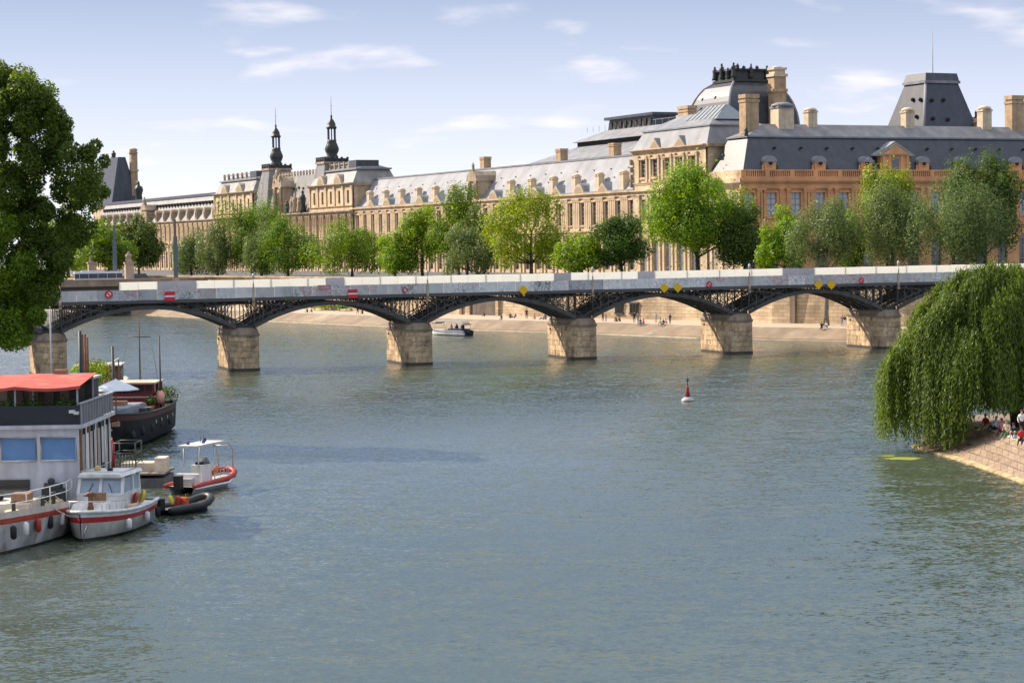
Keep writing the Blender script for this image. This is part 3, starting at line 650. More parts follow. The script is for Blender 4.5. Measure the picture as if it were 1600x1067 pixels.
# ---------- side wing (faces right, in the shade)
e = empty('side_wing', EA.o, EA.a, 'ochre stone palace wing with dark slate mansard roof and round dormers', 'building')
LE, WE = 84.0, 13.3
w1x, sp = 1.15, 5.78
wxe = [w1x+sp*i for i in range(14) if w1x+sp*i < LE-1]; wxe[0] = 1.6
part(wall_grid([0, LE], [17.9, 25.4], [(x-1.15, x+1.15, 19.9, 24.6) for x in wxe]), 'upper_wall', OCHRE, e)
part(wall_grid([0, LE], [ST-.5, 17.2], [(x-1.3, x+1.3, 9.2, 14.6) for x in wxe]), 'lower_wall', OCHRE, e)
part(MB().box(.2, LE, .6, WE, ST-.5, 29.0), 'core', LIMED, e)
for i, x in enumerate(wxe):
    window(e, x, 19.9, 24.6, 2.3, gl=GLASSP, rows=4); 
    o_ = window(e, x, 9.2, 14.6, 2.6, rows=4)
    a = MB(); pts = [(1.75*math.cos(t), 1.75*math.sin(t)) for t in [math.pi*k/10 for k in range(11)]] + [(1.3*math.cos(t), 1.3*math.sin(t)) for t in [math.pi*(10-k)/10 for k in range(11)]]
    a.prism(pts, -.22, .0); a.build('arch_stone', OCHRE, e, (x, 0, 14.6)); 
    MB().prism([(1.3*math.cos(math.pi*k/10), 1.3*math.sin(math.pi*k/10)) for k in range(11)], -.05, 0).build('lunette', GLASS, e, (x, 0, 14.6))
    for dx_ in ((-2.05, 2.05) if i % 2 else (-2.05, 2.05, 2.9)): pilaster(e, x+dx_, 17.95, 25.4, .62, OCHRE)
    MB().box(x-1.4, x+1.4, -.25, .05, 19.45, 19.85).build('sill', OCHRE, e); MB().box(x-1.35, x+1.35, -.2, .05, 24.62, 24.9).build('window_head', OCHRE, e)
cornice(e, -.3, LE, 17.2, OCHRE, .7, .5, name='string_course'); cornice(e, -.6, LE, 25.4, OCHRE, 2.1, .95)
bal = MB().box(0, LE, -.35, .1, 27.5, 27.75).box(0, LE, -.35, .1, 28.9, 29.15)
for i in range(int(LE/5.78)+1): bal.box(i*5.78-.5, i*5.78+.5, -.38, .12, 27.7, 29.0)
for k in range(int(LE/.5)): bal.box(k*.5+.1, k*.5+.34, -.25, 0, 27.7, 28.95)
part(bal, 'balustrade', OCHRE, e)
part(wall_grid([-WE, 0], [ST-.5, 25.4], [(x-1.1, x+1.1, z, z+4.7) for x in (-10.5, -6.6, -2.7) for z in (9.2, 19.9)]), 'end_wall', LIME, e, (0, 0, 0), -math.pi/2)
for x in (-10.5, -6.6, -2.7):
    for z in (9.2, 19.9):
        o_ = window(e, 0, 0, 4.7, 2.2); o_.location = (.32, -x, z); o_.rotation_euler = (0, 0, -math.pi/2)
MB().prism([(-.05, 25.4), (-.9, 26.6), (-.9, 27.5), (-.05, 27.5)], -.6, WE, plane='xz').build('end_cornice', LIME, e)
part(MB().box(-.3, .1, -.3, WE, 27.5, 29.1), 'end_parapet', LIME, e)
part(MB().frustum((.4, LE, .3, WE-.3), 29.0, (3.4, LE, 3.1, WE-3.1), 35.7), 'mansard_roof', SLATE, e)
part(MB().box(3.0, LE, 2.8, WE-2.8, 35.68, 36.0), 'roof_cornice', ZINC, e)
part(MB().frustum((3.2, LE, 2.9, WE-2.9), 35.98, (9, LE, 6.4, 6.9), 38.6), 'upper_roof', mat('upper_slate', (.20, .195, .20), rough=.55, var=.18, scale=.4, streak=.2), e)
def oeil(par, x, z, y=.4):
    o = empty('dormer', (x, y, z), 0, parent=par)
    n_ = 14; ou = [(-1.35, 0), (1.35, 0), (1.35, 1.5)] + [(1.35*math.cos(math.pi*k/8), 1.5+1.25*math.sin(math.pi*k/8)) for k in range(1, 8)] + [(-1.35, 1.5)]
    MB().prism(ou[::-1], -.3, 2.6).build('dormer_body', OCHRE, o)
    MB().prism([(a*1.12, b if b < .1 else b+.16) for a, b in ou if b >= 1.4][::-1], -.45, 2.8).build('dormer_hood', LEAD, o)
    MB().lathe([(.74, 0), (.80, .12), (.6, .16), (.58, .02)], 14).build('round_frame', OCHRE, o, (0, -.3, 1.5)).rotation_euler = (math.pi/2, 0, 0)
    MB().lathe([(.58, 0), (.58, .06)], 14).build('round_pane', DARK, o, (0, -.32, 1.5)).rotation_euler = (math.pi/2, 0, 0)
    for s in (-1, 1): MB().lathe([(.22, 0), (.3, .3), (.12, .6), (.2, .85), (.02, 1.1)], 7).build('scroll_finial', BRONZE if s > 0 else OCHRE, o, (s*1.75, -.2, 0))
for px in (1204, 1282, 1355, 1444, 1503, 1589): oeil(e, EA.X(px, 0, 255), 29.05)
pc = EA.X(1399, 0, 255)
pd = MB().box(-3.6, 3.6, -.2, 4, 29.0, 32.0).build('pedimented_dormer', OCHRE, e, (pc, .2, 0))
MB().prism([(-4.6, 32), (4.6, 32), (0, 34.6)][::-1], -.5, 5.5).build('dormer_pediment', LIMED, pd)
MB().prism([(-5.0, 31.95), (5.0, 31.95), (5.0, 32.2), (0, 35.0), (-5.0, 32.2)][::-1], -.15, 5.8).build('dormer_roof', LEAD, pd)
MB().prism([(-3.4, 32.3), (3.4, 32.3), (0, 34.1)][::-1], -.56, -.48).build('carved_tympanum', OCHRE, pd)
for x in (-3.0, -1.5, 1.5, 3.0): MB().box(x-.3, x+.3, -.42, -.2, 29, 32).build('pilaster', OCHRE, pd)
MB().box(-.9, .9, -.26, -.18, 29.3, 31.5).build('dormer_window', GLASS, pd)
for i in range(12):
    x = 9+6.3*i; MB().lathe([(.28, 0), (.28, .3), (.02, .55)], 8).build('roof_light', BRONZE, e, (x, 2.0, 33.6)).rotation_euler = (1.2, 0, 0)
for px, py, w_, d_, dm_, mt_ in ((1170, 148, 3.1, 2.4, 0, BRICKC), (1222, 160, 3.7, 3.0, 1, CHIML), (1266, 168, 2.2, 1.8, 1, CHIML), (1418, 168, 2.2, 1.8, 1, CHIML), (1538, 165, 2.4, 1.9, 1, CHIML), (1585, 150, 3.3, 2.4, 0, BRICKC)):
    x, z = EA.pt(px, py, 6.5); chimney(e, x, 6.5, 36.6, z, w_, d_, mt_, dome=bool(dm_), cap=ZINC if px == 1222 else None)
lump(e, 'corner_finial', (2.6, 2.4, 35.9), 1.9, BRONZE, 3, .4)
# ---------- domed pavilion far behind
DF = Frame(PY(1138, 190, 540), 26.3)
e = empty('domed_pavilion', DF.o, DF.a, 'square slate dome with bronze cresting rising behind the side wing', 'building')
part(MB().box(0, 21.5, 0, 20.5, ST, 43.0), 'wall', LIME, e)
cornice(e, -.5, 22, 43.0, LIME, 1.2, .9)
rings = []
for k in range(10):
    u = k/9; ins = 6.4*(1-math.cos(u*math.pi/2)**.9) if u < 1 else 6.4; ins = 6.3*(1-(1-u**2.0)**.62) if u < 1 else 6.3
    z = 44.2+12.2*u; rings.append([(ins*.8, ins*.8, z), (21.5-ins, ins*.8, z), (21.5-ins, 20.5-ins, z), (ins*.8, 20.5-ins, z)])
part(MB().loft(rings, smooth=False), 'dome', SLATE, e)
rib = MB()
for (ix, iy) in ((0, 0), (1, 0), (0, 1)):
    rib2 = [rings[k][{(0, 0): 0, (1, 0): 1, (0, 1): 3}[(ix, iy)]] for k in range(10)]
    MB().tube(rib2, .35, 6).build('hip_rib', LEAD, e)
t_ = rings[-1]; x0, x1, y0, y1 = t_[0][0], t_[1][0], t_[0][1], t_[2][1]
part(MB().box(x0-.5, x1+.5, y0-.5, y1+.5, 56.35, 56.95), 'cresting_base', BRONZE, e)
part(MB().frustum((x0, x1, y0, y1), 56.9, (x0+.3, x1-.3, y0+.3, y1-.3), 59.3), 'crown_drum', BRONZE, e)
part(MB().box(x0-.3, x1+.3, y0-.3, y1+.3, 59.25, 59.7), 'crown_cornice', BRONZE, e)
for k, (fx, fy, h, r) in enumerate(((0, 0, 4.2, 1.1), (.12, 0, 2.2, .8), (.3, 0, 1.5, .9), (.52, 0, 4.0, .9), (.7, 0, 1.6, .9), (1, 0, 3.6, 1.0), (0, .3, 3.0, 1.1), (0, .62, 4.4, 1.2), (0, 1, 3.8, 1.2))):
    lump(e, 'cresting_figure', (x0+(x1-x0)*fx-.2, y0+(y1-y0)*fy-.2, 57.2 if h > 2.5 else 59.4), h*.95 if h > 2.5 else h*.7, BRONZE, k, r*.62)
x, z = DF.pt(1212, 105, -1.); 
ch = MB().box(-1.8, 1.8, -1.4, 1.4, 40, z-2.6).box(-2.1, 2.1, -1.7, 1.7, z-6.5, z-5.7).build('tall_chimney', BRICKC, e, (x, -1.6, 0))
MB().box(-2.15, 2.15, -1.75, 1.75, z-2.6, z-1.9).box(-1.6, 1.6, -1.3, 1.3, z-1.95, z-.8).box(-2, 2, -1.6, 1.6, z-.85, z-.3).lathe([(1.6, z-.3), (1.1, z)], 8).build('chimney_cap', CHIML, ch)
for i, (px, py) in enumerate(((1100, 157), (1120, 154), (1103, 172))):
    Df2 = Frame(PY(1138, 190, 540), -63.7); xx, zz = Df2.pt(px, py, 2)
    MB().lathe([(.55, 0), (.5, .5), (.02, .8)], 8).build('dome_light', DARK, e, (2.0-(i == 2)*1.2, -xx, zz)).rotation_euler = (0, -1.1, 0)
# ---------- truncated slate pyramid pavilion
PF = Frame(PY(1443, 195, 500), 26.3)
e = empty('pyramid_roof_pavilion', PF.o, PF.a, 'tall flat-topped slate pyramid roof behind the side wing', 'building')
part(MB().box(0, 17, 0, 16.5, ST, 38), 'wall', LIME, e); cornice(e, -.5, 17.5, 38, LIME, 1.0, .8)
part(MB().frustum((0, 17, 0, 16.5), 39.0, (3.0, 12.6, 3.0, 11.2), 52.0), 'roof', SLATE, e)
part(MB().box(2.6, 13.0, 2.6, 11.6, 51.95, 52.6), 'roof_cornice', ZINC, e)
part(MB().frustum((2.8, 12.8, 2.8, 11.4), 52.58, (3.3, 12.5, 3.3, 10.9), 54.4), 'roof_crown', SLATE, e)
part(MB().tube([(.03, .03, 39), (3.03, 3.03, 52)], .3, 6), 'hip_lead', LEAD, e)
for (x, z) in ((3.4, 47.8), (6.8, 47.9), (2.9, 43.4), (7.2, 43.2)): MB().lathe([(.5, 0), (.45, .4), (.02, .7)], 8).build('roof_light', DARK, e, (x+.6, (z-39)/13*3.0-.1, z)).rotation_euler = (1.4, 0, 0)
for (y, z) in ((3.6, 48), (6.6, 48.2), (4, 44), (9.4, 44)): MB().lathe([(.5, 0), (.45, .4), (.02, .7)], 8).build('roof_light', DARK, e, ((z-39)/13*3.0-.1, y, z)).rotation_euler = (0, -1.4, 0)
x, z = PF.pt(1457, 46, 5); MB().tube([(x, 5, 54), (x, 5, z)], [.09, .04], 5).build('flagpole', FRAMEW, e)
d_ = MB().box(-1.2, 1.2, -1.5, 1.5, 39, 42.5).prism([(-1.4, 42.5), (1.4, 42.5), (0, 44)][::-1], -1.7, 1.7).build('side_dormer', BRICKC, e, (16.5, 1.2, 0))
lump(d_, 'finial', (0, 0, 43.6), 2.0, BRONZE, 8, .4)
# ---------- skylit hall behind the gallery
HF = Frame(PY(1010, 240, 505), -63.7)
e = empty('skylit_hall', HF.o, HF.a, 'broad grey stepped roof with dark lantern block behind the gallery', 'building')
part(MB().box(-58, 0, 0, 26, ST, 36.5), 'wall', LIMED, e)
part(MB().frustum((-60, 0, -1, 27), 36.5, (-46, 0, 6, 20), 40.2), 'lower_roof', ZINC, e)
part(MB().box(-46, 0, 6, 20, 40.1, 41.3), 'clerestory', DARK, e)
part(MB().frustum((-47.5, 0, 5, 21), 41.3, (-36, 0, 9, 17), 43.9), 'upper_roof', ZINC, e)
lx0, lx1 = HF.X(890, 12, 200), HF.X(972, 12, 200)
lb_ = MB().frustum((-36, -13, 9.5, 16.5), 43.8, (-35.4, -13.4, 9.8, 16.2), 46.6).build('lantern_block', mat('dark_zinc', (.09, .095, .11), rough=.5, var=.25, scale=.8), e)
for i in range(9): MB().box(-35+2.5*i, -33.6+2.5*i, 9.3, 9.7, 44.3, 45.8).build('louvre', DARK, lb_)
MB().box(-37, -12.4, 9, 17, 46.5, 47.2).build('lantern_roof', SLATE, lb_)
rl = MB()
for i in range(14): rl.box(-46+3.2*i, -45.92+3.2*i, 8.9, 8.98, 43.9, 45.3)
rl.box(-12, 0, 8.9, 8.98, 45.2, 45.3); part(rl, 'safety_rail', FRAMEW, e)
# ---------- pavilion of the two lanterns
e = empty('lantern_pavilion', GA.o, GA.a, 'ornate stone palace pavilion crowned by two dark slim lantern turrets', 'building')
XL0, XL1 = -326.0, -203.0
wxl = [-206.5-5.7*i for i in range(21)]
part(wall_grid([XL0, XL1], [17.9, 24.8], [(x-.8, x+.8, 19, 23.9) for x in wxl]), 'upper_wall', LIME, e, (0, -.6, 0))
part(wall_grid([XL0, XL1], [ST-.5, 17.2], [(x-1.1, x+1.1, 9.2, 15) for x in wxl]), 'lower_wall', LIME, e, (0, -.6, 0))
part(MB().box(XL0, XL1, -.02, 14, ST-.5, 26), 'core', LIMED, e)
for x in wxl:
    window(e, x, 19, 23.9, 1.6, y=-.6); window(e, x, 9.2, 15, 2.2, y=-.6)
    for s in (-1.45, 1.45, 2.85): MB().lathe([(.5, 0), (.5, .4), (.38, .5), (.33, 6.0), (.5, 6.6), (.5, 6.8)], 8).build('column', LIME, e, (x+s, -1.0, 18))
    for s in (-1.9, 1.9): pilaster(e, x+s, ST-.4, 17.2, .8, LIME, y=-.6)
cornice(e, XL0-.3, XL1+.3, 17.2, LIME, .8, .9, y=-.6, name='string_course'); cornice(e, XL0-.3, XL1+.4, 24.8, LIMED, 1.2, 1.2, y=-.6)
def block(xa, xb, nw, ztop):
    b = empty('attic_block', (0, 0, 0), 0, parent=e)
    xs_ = [xa+(xb-xa)*(i+.5)/nw for i in range(nw)]
    wl = wall_grid([xa, xb], [26, ztop], [(x-.75, x+.75, 28.0, 31.6) for x in xs_]).build('block_wall', LIME, b, (0, -.6, 0))
    MB().box(xa, xb, -.02, 13, 25.9, ztop).build('block_core', LIME, b)
    for x in xs_: window(b, x, 28.0, 31.6, 1.5, y=-.6, rows=3)
    for i in range(nw+1): pilaster(b, xa+(xb-xa)*i/nw, 27.4, ztop-.1, .75, LIME, y=-.6)
    cornice(b, xa-.2, xb+.3, 26.9, LIME, .4, .4, y=-.6, name='string_course'); cornice(b, xa-.3, xb+.5, ztop, LIMED, .8, .9, y=-.6)
    MB().box(xb, xb+.45, -.6, 13, ztop, ztop+.8).build('side_cornice', LIMED, b)
    c = (xa+xb)/2
    for s in (-.22, .18): gable(b, c+(xb-xa)*s, ztop+.8, 6.2, 2.6, LIME, SLATEL, y=-1.0, d=2.5, curved=True)
    MB().frustum((xa-.2, xb+.3, -.4, 13.2), ztop+.8, (xa+1.2, xb-1.2, 1.6, 11.5), ztop+4.6).build('mansard_roof', SLATEL, b)
    MB().box(xa+.6, xb-.6, 1.0, 12.0, ztop+4.55, ztop+5.0).build('roof_cornice', ZINC, b)
    MB().frustum((xa+1.2, xb-1.2, 1.6, 11.5), ztop+4.98, (xa+8, xb-5, 4.5, 8.5), ztop+6.2).build('upper_roof', ZINC, b)
    cr_ = MB(); cr_.box(xa+2, xb-9, 2.2, 2.5, ztop+6.5, ztop+6.8)
    for k in range(7): x = xa+2+(xb-xa-11)*k/6; cr_.box(x-.35, x+.35, 2.0, 2.7, ztop+5, ztop+7.2)
    cr_.build('roof_balustrade', LIMED, b)
    MB().box(xb-9, xb-3, 2, 9, ztop+5, ztop+7.3).build('crown_block', SLATE, b)
    return b
block(-236.5, -203.2, 5, 32.9)
block(-325.8, -288, 5, 33.2)
# the two steep turret roofs and the roof between them
for (xa, xb, bxa, bxb, lant) in ((-282.8, -276.6, -290, -277.2, 0), (-235.1, -228.6, -240, -229.2, 1)):
    tw = MB().frustum((bxa, bxb+1.0, -.3, 11.5), 26, (xa, xb, 1.2, 8.4), 40.2).build('steep_turret_roof', SLATEL, e)
    MB().box(xa-.4, xb+.4, .8, 8.8, 40.1, 40.7).build('turret_cornice', LIMED, tw)
    bb = MB().box(xa-.2, xb+.2, 1.0, 8.6, 41.4, 41.7)
    for k in range(5):
        x = xa+(xb-xa)*k/4; bb.box(x-.28, x+.28, .95, 1.5, 40.6, 42.1)
        y = 1.2+7.2*k/4; bb.box(xb-.3, xb+.25, y-.28, y+.28, 40.6, 42.1)
    bb.box(xa, xb, 1.3, 8.3, 40.6, 41.5); bb.build('turret_balustrade', BRONZE, tw)
    cxl, cyl = (xa+xb)/2, 4.8
    MB().lathe([(1.9, 41.4), (1.9, 42.3), (1.5, 42.8), (2.0, 43.9), (2.15, 44.6), (1.7, 45.8), (1.35, 46.6), (1.45, 47.2)], 12, (cxl, cyl, 0)).build('lantern_base', BRONZE, tw)
    for k in range(8):
        t = 2*math.pi*(k+.5)/8; MB().lathe([(.2, 47.1), (.16, 47.4), (.16, 50.3), (.22, 50.6)], 6, (cxl+1.1*math.cos(t), cyl+1.1*math.sin(t), 0)).build('lantern_column', BRONZE, tw)
    MB().lathe([(1.5, 50.5), (1.6, 51.0), (1.3, 51.2), (1.2, 52.0), (.8, 52.9), (.3, 53.5), (.25, 54.0), (.35, 54.3), (.06, 54.7)], 12, (cxl, cyl, 0)).build('lantern_dome', BRONZE, tw)
    MB().tube([(cxl, cyl, 54.5), (cxl, cyl, 60.0)], [.10, .04], 5).build('lantern_spike', BRONZE, tw)
    MB().box(cxl-.5, cxl+.5, cyl-.04, cyl+.04, 57.2, 57.32).build('weather_vane', BRONZE, tw)
part(MB().frustum((-278, -240, -.1, 12), 26.3, (-278, -238, 3.2, 9), 37.6), 'middle_roof', SLATEL, e)
mbx = MB().box(-276, -236, 3.2, 3.5, 38.2, 38.5)
for k in range(16): mbx.box(-275.6+2.6*k, -275+2.6*k, 3.1, 3.6, 37.5, 39.0)
part(mbx, 'ridge_balustrade', LIMED, e)
for i in range(9): MB().box(-.3, .3, -.3, .4, 0, .6).build('roof_light', DARK, e, (-272+3.9*i, 1.9, 33.2+.3*(i % 2)))
gd = MB().box(-3.6, 3.6, -.8, 4, 26, 34.2).build('sculpted_dormer', LIME, e, (-262, -.4, 0))
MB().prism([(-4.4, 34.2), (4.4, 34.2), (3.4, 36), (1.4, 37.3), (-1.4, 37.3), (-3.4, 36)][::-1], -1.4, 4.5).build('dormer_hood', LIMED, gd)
MB().prism([(-1.7, 27), (1.7, 27), (1.7, 31), (1.1, 32.3), (0, 32.7), (-1.1, 32.3), (-1.7, 31)][::-1], -.9, -.78).build('dormer_arch', DARK, gd)
for s in (-3, -2.2, 2.2, 3): MB().lathe([(.35, 26), (.3, 33.5), (.45, 34.2)], 8, (s, -1.2, 0)).build('column', LIME, gd)
for k, (x, z, h) in enumerate(((-2.4, 35.8, 2.6), (0, 37, 3.2), (2.4, 35.8, 2.4))): lump(gd, 'statue', (x, -1.0, z), h, LIMED, 30+k, .8)
for k, (x, h, r) in enumerate(((-250.5, 5.2, 1.0), (-247.8, 6.0, 1.0), (-244.5, 4.6, .9), (-241.2, 6.8, 1.1), (-255, 4.0, .9))):
    lump(e, 'statue', (x, -1.2, 26), h, LIMED if k < 3 else BRONZE, 40+k, r)
# ---------- far gallery beyond the lanterns
e = empty('far_gallery', GA.o, GA.a, 'distant palace gallery with pale roof dotted by small dormers', 'building')
XF0, XF1 = -480.0, -326.2
wxf = [XF1-3.2-5.4*i for i in range(28)]
part(wall_grid([XF0, XF1], [17.9, 24.8], [(x-.8, x+.8, 18.9, 23.8) for x in wxf]), 'upper_wall', LIME, e)
part(wall_grid([XF0, XF1], [ST-.5, 17.2], [(x-1.1, x+1.1, 9.2, 15) for x in wxf]), 'lower_wall', LIME, e)
part(MB().box(XF0, XF1, .6, 14, ST-.5, 26), 'core', LIMED, e)
for x in wxf:
    window(e, x, 18.9, 23.8, 1.6); window(e, x, 9.2, 15, 2.2)
    for s in (-1.5, 1.5, 2.7): pilaster(e, x+s, 17.95, 24.8, .6, LIME)
    pilaster(e, x+2.7, ST-.4, 17.2, .9, LIME)
cornice(e, XF0, XF1, 17.2, LIME, .7, .5, name='string_course'); cornice(e, XF0, XF1, 24.8, LIMED, 1.1, .9)
part(MB().frustum((XF0, XF1, .5, 13.5), 25.9, (XF0, XF1, 5, 9), 34.2), 'roof', SLATEL, e)
part(MB().box(XF0, XF1, 4.6, 9.4, 34.1, 35.1), 'ridge_cap', SLATE, e)
for i in range(16):
    x = XF1-4-9.4*i
    d_ = MB().box(-.8, .8, -.3, 2.2, 26, 29.0).build('stone_dormer', LIMED, e, (x, .4, 0))
    MB().prism([(-1.0, 29.0), (1.0, 29.0), (.7, 29.7), (0, 30.1), (-.7, 29.7)][::-1], -.4, 2.6).build('dormer_hood', LIMED, d_); MB().box(-.45, .45, -.36, -.28, 26.6, 28.5).build('dormer_window', DARK, d_)
for i in range(42):
    x = XF1-2.2-3.6*i; MB().prism([(-.55, 0), (.55, 0), (0, 1.15)][::-1], -.5, .9).build('roof_light', DARK, e, (x, 3.2, 31.2))
sd = MB().box(-3, 3, -.8, 4, 26, 30.5).prism([(-3.6, 30.5), (3.6, 30.5), (2, 32.5), (-2, 32.5)][::-1], -1.2, 4).build('sculpted_dormer', LIMED, e, (GA.X(228, 0, 325), 0, 0))
lump(sd, 'statue', (0, -.5, 32.4), 3.0, LIMED, 61, .9)
# ---------- far left pavilion with a steep dark roof
QF = Frame(PY(176, 280, 850), -63.7)
e = empty('far_pavilion', QF.o, QF.a, 'distant steep dark slate roof with tall slender stone chimney', 'building')
part(MB().box(-30, 0, 0, 11, ST, 34), 'wall', LIME, e)
part(MB().frustum((-30, 1, -1, 11), 34, (-22, -2, 3, 6), 53.5), 'roof', SLATE, e)
lump(e, 'statue', (-12, 4, 53), 3.6, BRONZE, 71, 1.2)
q, z = QF.pt(208, 232, 9)
ch = MB().box(-1.3, 1.3, -1.3, 1.3, 30, z-2.5).box(-1.6, 1.6, -1.6, 1.6, z-9.4, z-8.6).build('tall_chimney', BRICKC, e, (q, 9, 0))
MB().lathe([(1.6, z-2.5), (1.9, z-1.8), (1.5, z-1.2), (1.9, z-.6), (1.2, z)], 8).build('chimney_cap', BRICKC, ch)
q, z = QF.pt(216, 283, 8); lump(e, 'roof_sculpture', (q, 8, 34), max(z-34, 6), BRONZE, 73, 2.0)
# ------------------------------------------------------------------ trees
import numpy as np
def leaf_mesh(name, C_, Nn, size, mt, aspect=.6, rs=None, droop=0., up=None):
    """rhombic leaves: centres, facing normals, lengths"""
    n_ = len(C_); rs = rs or np.random.RandomState(1)
    Nn = Nn/np.maximum(np.linalg.norm(Nn, axis=1, keepdims=True), 1e-6)
    a = rs.normal(size=(n_, 3)) if up is None else up + rs.normal(size=(n_, 3))*.25
    a[:, 2] -= droop
    a -= Nn*np.sum(a*Nn, axis=1, keepdims=True); a /= np.maximum(np.linalg.norm(a, axis=1, keepdims=True), 1e-6)
    b = np.cross(Nn, a); s_ = (size*rs.uniform(.65, 1.35, n_))[:, None]
    V = np.empty((n_, 4, 3)); V[:, 0] = C_-a*s_*.5; V[:, 1] = C_+b*s_*aspect*.5+Nn*s_*.08; V[:, 2] = C_+a*s_*.5; V[:, 3] = C_-b*s_*aspect*.5+Nn*s_*.08
    me = bpy.data.meshes.new(name); me.vertices.add(n_*4); me.vertices.foreach_set('co', V.reshape(-1).astype('f'))
    me.loops.add(n_*4); me.loops.foreach_set('vertex_index', np.arange(n_*4)); me.polygons.add(n_)
    me.polygons.foreach_set('loop_start', np.arange(n_)*4); me.polygons.foreach_set('loop_total', np.full(n_, 4))
    me.materials.append(mt); me.update(); me.validate(); return me
BARK = mat('bark', (.085, .068, .05), var=.3, scale=2, streak=.3, bump=.5)
BARKP = mat('pale_bark', (.20, .17, .13), var=.35, scale=1.5, streak=.3, bump=.4)
def tree(label, base, hgt, cz, rad, mt, seed, nleaf=7000, leaf=.40, nblob=34, blobr=.34, wisp=0., group=None, trunk_r=.32, lean=(0, 0), name='quay_tree', cat='tree', aspect=.6, bark=None, nbr=9, gap=0.):
    """base: foot of the trunk; cz: height of crown centre above foot; rad: crown radii"""
    rs = np.random.RandomState(seed); e = empty(name, base, 0, label, cat, group); rad = np.array(rad)*np.array([1.17, 1.17, 1.1]); nleaf = int(nleaf*2.2)
    cc = np.array([lean[0], lean[1], cz])
    # clump centres spread over the crown volume, uneven outline
    d = rs.normal(size=(nblob, 3)); d /= np.linalg.norm(d, axis=1, keepdims=True)
    rr = rs.uniform(.08, 1., nblob)**.42*.86
    d[:, 2] = np.where(d[:, 2] < -.75, d[:, 2]*.6, d[:, 2])
    B = d*rr[:, None]; br = blobr*rs.uniform(.5, 1.3, nblob)
    w_ = br**2; cnt = (nleaf*w_/w_.sum()).astype(int); P = []; Q = []
    for i in range(nblob):
        u = rs.normal(size=(cnt[i], 3)); u /= np.linalg.norm(u, axis=1, keepdims=True)
        q = rs.uniform(.35, 1.0, cnt[i])**.45
        lump_ = 1+.22*np.sin(u[:, 0]*5+i)*np.cos(u[:, 1]*4+i*2)*1.2
        k = u*(q*lump_)[:, None]*br[i]
        if wisp: k[:, 2] += rs.uniform(-1, 1, cnt[i])*wisp*br[i]*1.3
        P.append(B[i]+k); Q.append(u*1.2+rs.normal(size=u.shape)*.4+np.array([0, 0, .25]))
    P = np.concatenate(P)*rad+cc; Q = np.concatenate(Q)
    # loose leaves at the rim
    m_ = int(nleaf*.02); u = rs.normal(size=(m_, 3)); u /= np.linalg.norm(u, axis=1, keepdims=True)
    P = np.concatenate([P, u*rad*rs.uniform(.85, 1.12, (m_, 1))+cc]); Q = np.concatenate([Q, u+rs.normal(size=u.shape)*.6])
    ok = P[:, 2] > max(.6, cz-rad[2]*1.1); P = P[ok]; Q = Q[ok]
    cr_ = obj_from(leaf_mesh('crown', P, Q, leaf, mt, aspect, rs, droop=wisp*1.5), 'crown', e); cr_['kind'] = 'stuff'
    t = MB(); top = Vector((lean[0]*.8, lean[1]*.8, cz+rad[2]*.35)); k = 8
    pts = [Vector((top.x*(i/k)**1.3+.25*math.sin(i*1.7+seed)*(i/k), top.y*(i/k)**1.3+.25*math.cos(i*2.1+seed)*(i/k), top.z*i/k)) for i in range(k+1)]
    t.tube(pts, [trunk_r*(1.25 if i == 0 else 1-.8*i/k) for i in range(k+1)], 8)
    order = rs.permutation(nblob)[:nbr]
    tk = t.build('trunk', bark or BARK, e)
    for i in order:
        q = Vector((B[i]*rad+cc).tolist()); j = int(min(max(q.z/top.z*k*.62, 2), k-2)); p0 = pts[j]; mid = (p0+q)/2+Vector((0, 0, -.05*(q-p0).length))
        MB().tube([p0, mid, q], [trunk_r*.42, trunk_r*.28, .04], 5).build('limb', bark or BARK, tk)
    return e
GREEN = leafmat('plane_leaves', (.115, .20, .02)); BRIGHT = leafmat('bright_leaves', (.185, .275, .018)); DEEP = leafmat('deep_leaves', (.065, .115, .018)); SILV = leafmat('silver_leaves', (.125, .175, .055), trans=.35)
SILG = leafmat('grey_green_leaves', (.115, .17, .048), trans=.35)
QG = 'trees along the quay street'
def qtree(label, x0, x1, ytop, ybot, off, mt, seed, zbase=8.5, pxt=None, **kw):
    """tree from its crown box in the photo; off = distance inland from the embankment wall"""
    pc = (x0+x1)/2; p, _ = on_wall(pc, 420, WALL_OFF+off); D = p.y; s = D/FPX
    zt = PY(pc, ytop, D).z; zb = PY(pc, ybot+7, D).z; rx = (x1-x0)/2*s; rz = (zt-zb)/2
    b, _ = on_wall(pxt if pxt else pc, 420, WALL_OFF+off)
    return tree(label, (b.x, b.y, zbase), zt-zbase, (zt+zb)/2-zbase, (rx, rx*.94, rz), mt, seed, group=QG, lean=(p.x-b.x, p.y-b.y), **kw)
qtree('grey-green willow-like tree before the far gallery, shorter of the pair', 268, 330, 362, 436, 5, SILG, 1, wisp=.5, aspect=.35, nleaf=5000, leaf=.5)
qtree('grey-green wispy tree right beside its shorter twin', 312, 368, 350, 436, 6, SILG, 2, wisp=.5, aspect=.35, nleaf=5000, leaf=.5)
qtree('tall dark green tree in front of the left lantern turret', 346, 442, 288, 425, 14, GREEN, 3, nleaf=11000)
qtree('grey-green slim tree tucked between two rounder green trees', 385, 432, 350, 436, 5, SILG, 4, wisp=.5, aspect=.35, nleaf=3500, leaf=.5)
qtree('broad green plane tree below the right lantern turret', 402, 498, 344, 432, 9, GREEN, 5, nleaf=7500)
qtree('round yellow-green plane tree before the gallery start', 490, 610, 342, 428, 10, GREEN, 6, nleaf=8500)
qtree('small low bright tree beside the round plane tree', 582, 652, 368, 428, 8, BRIGHT, 7, nleaf=5000)
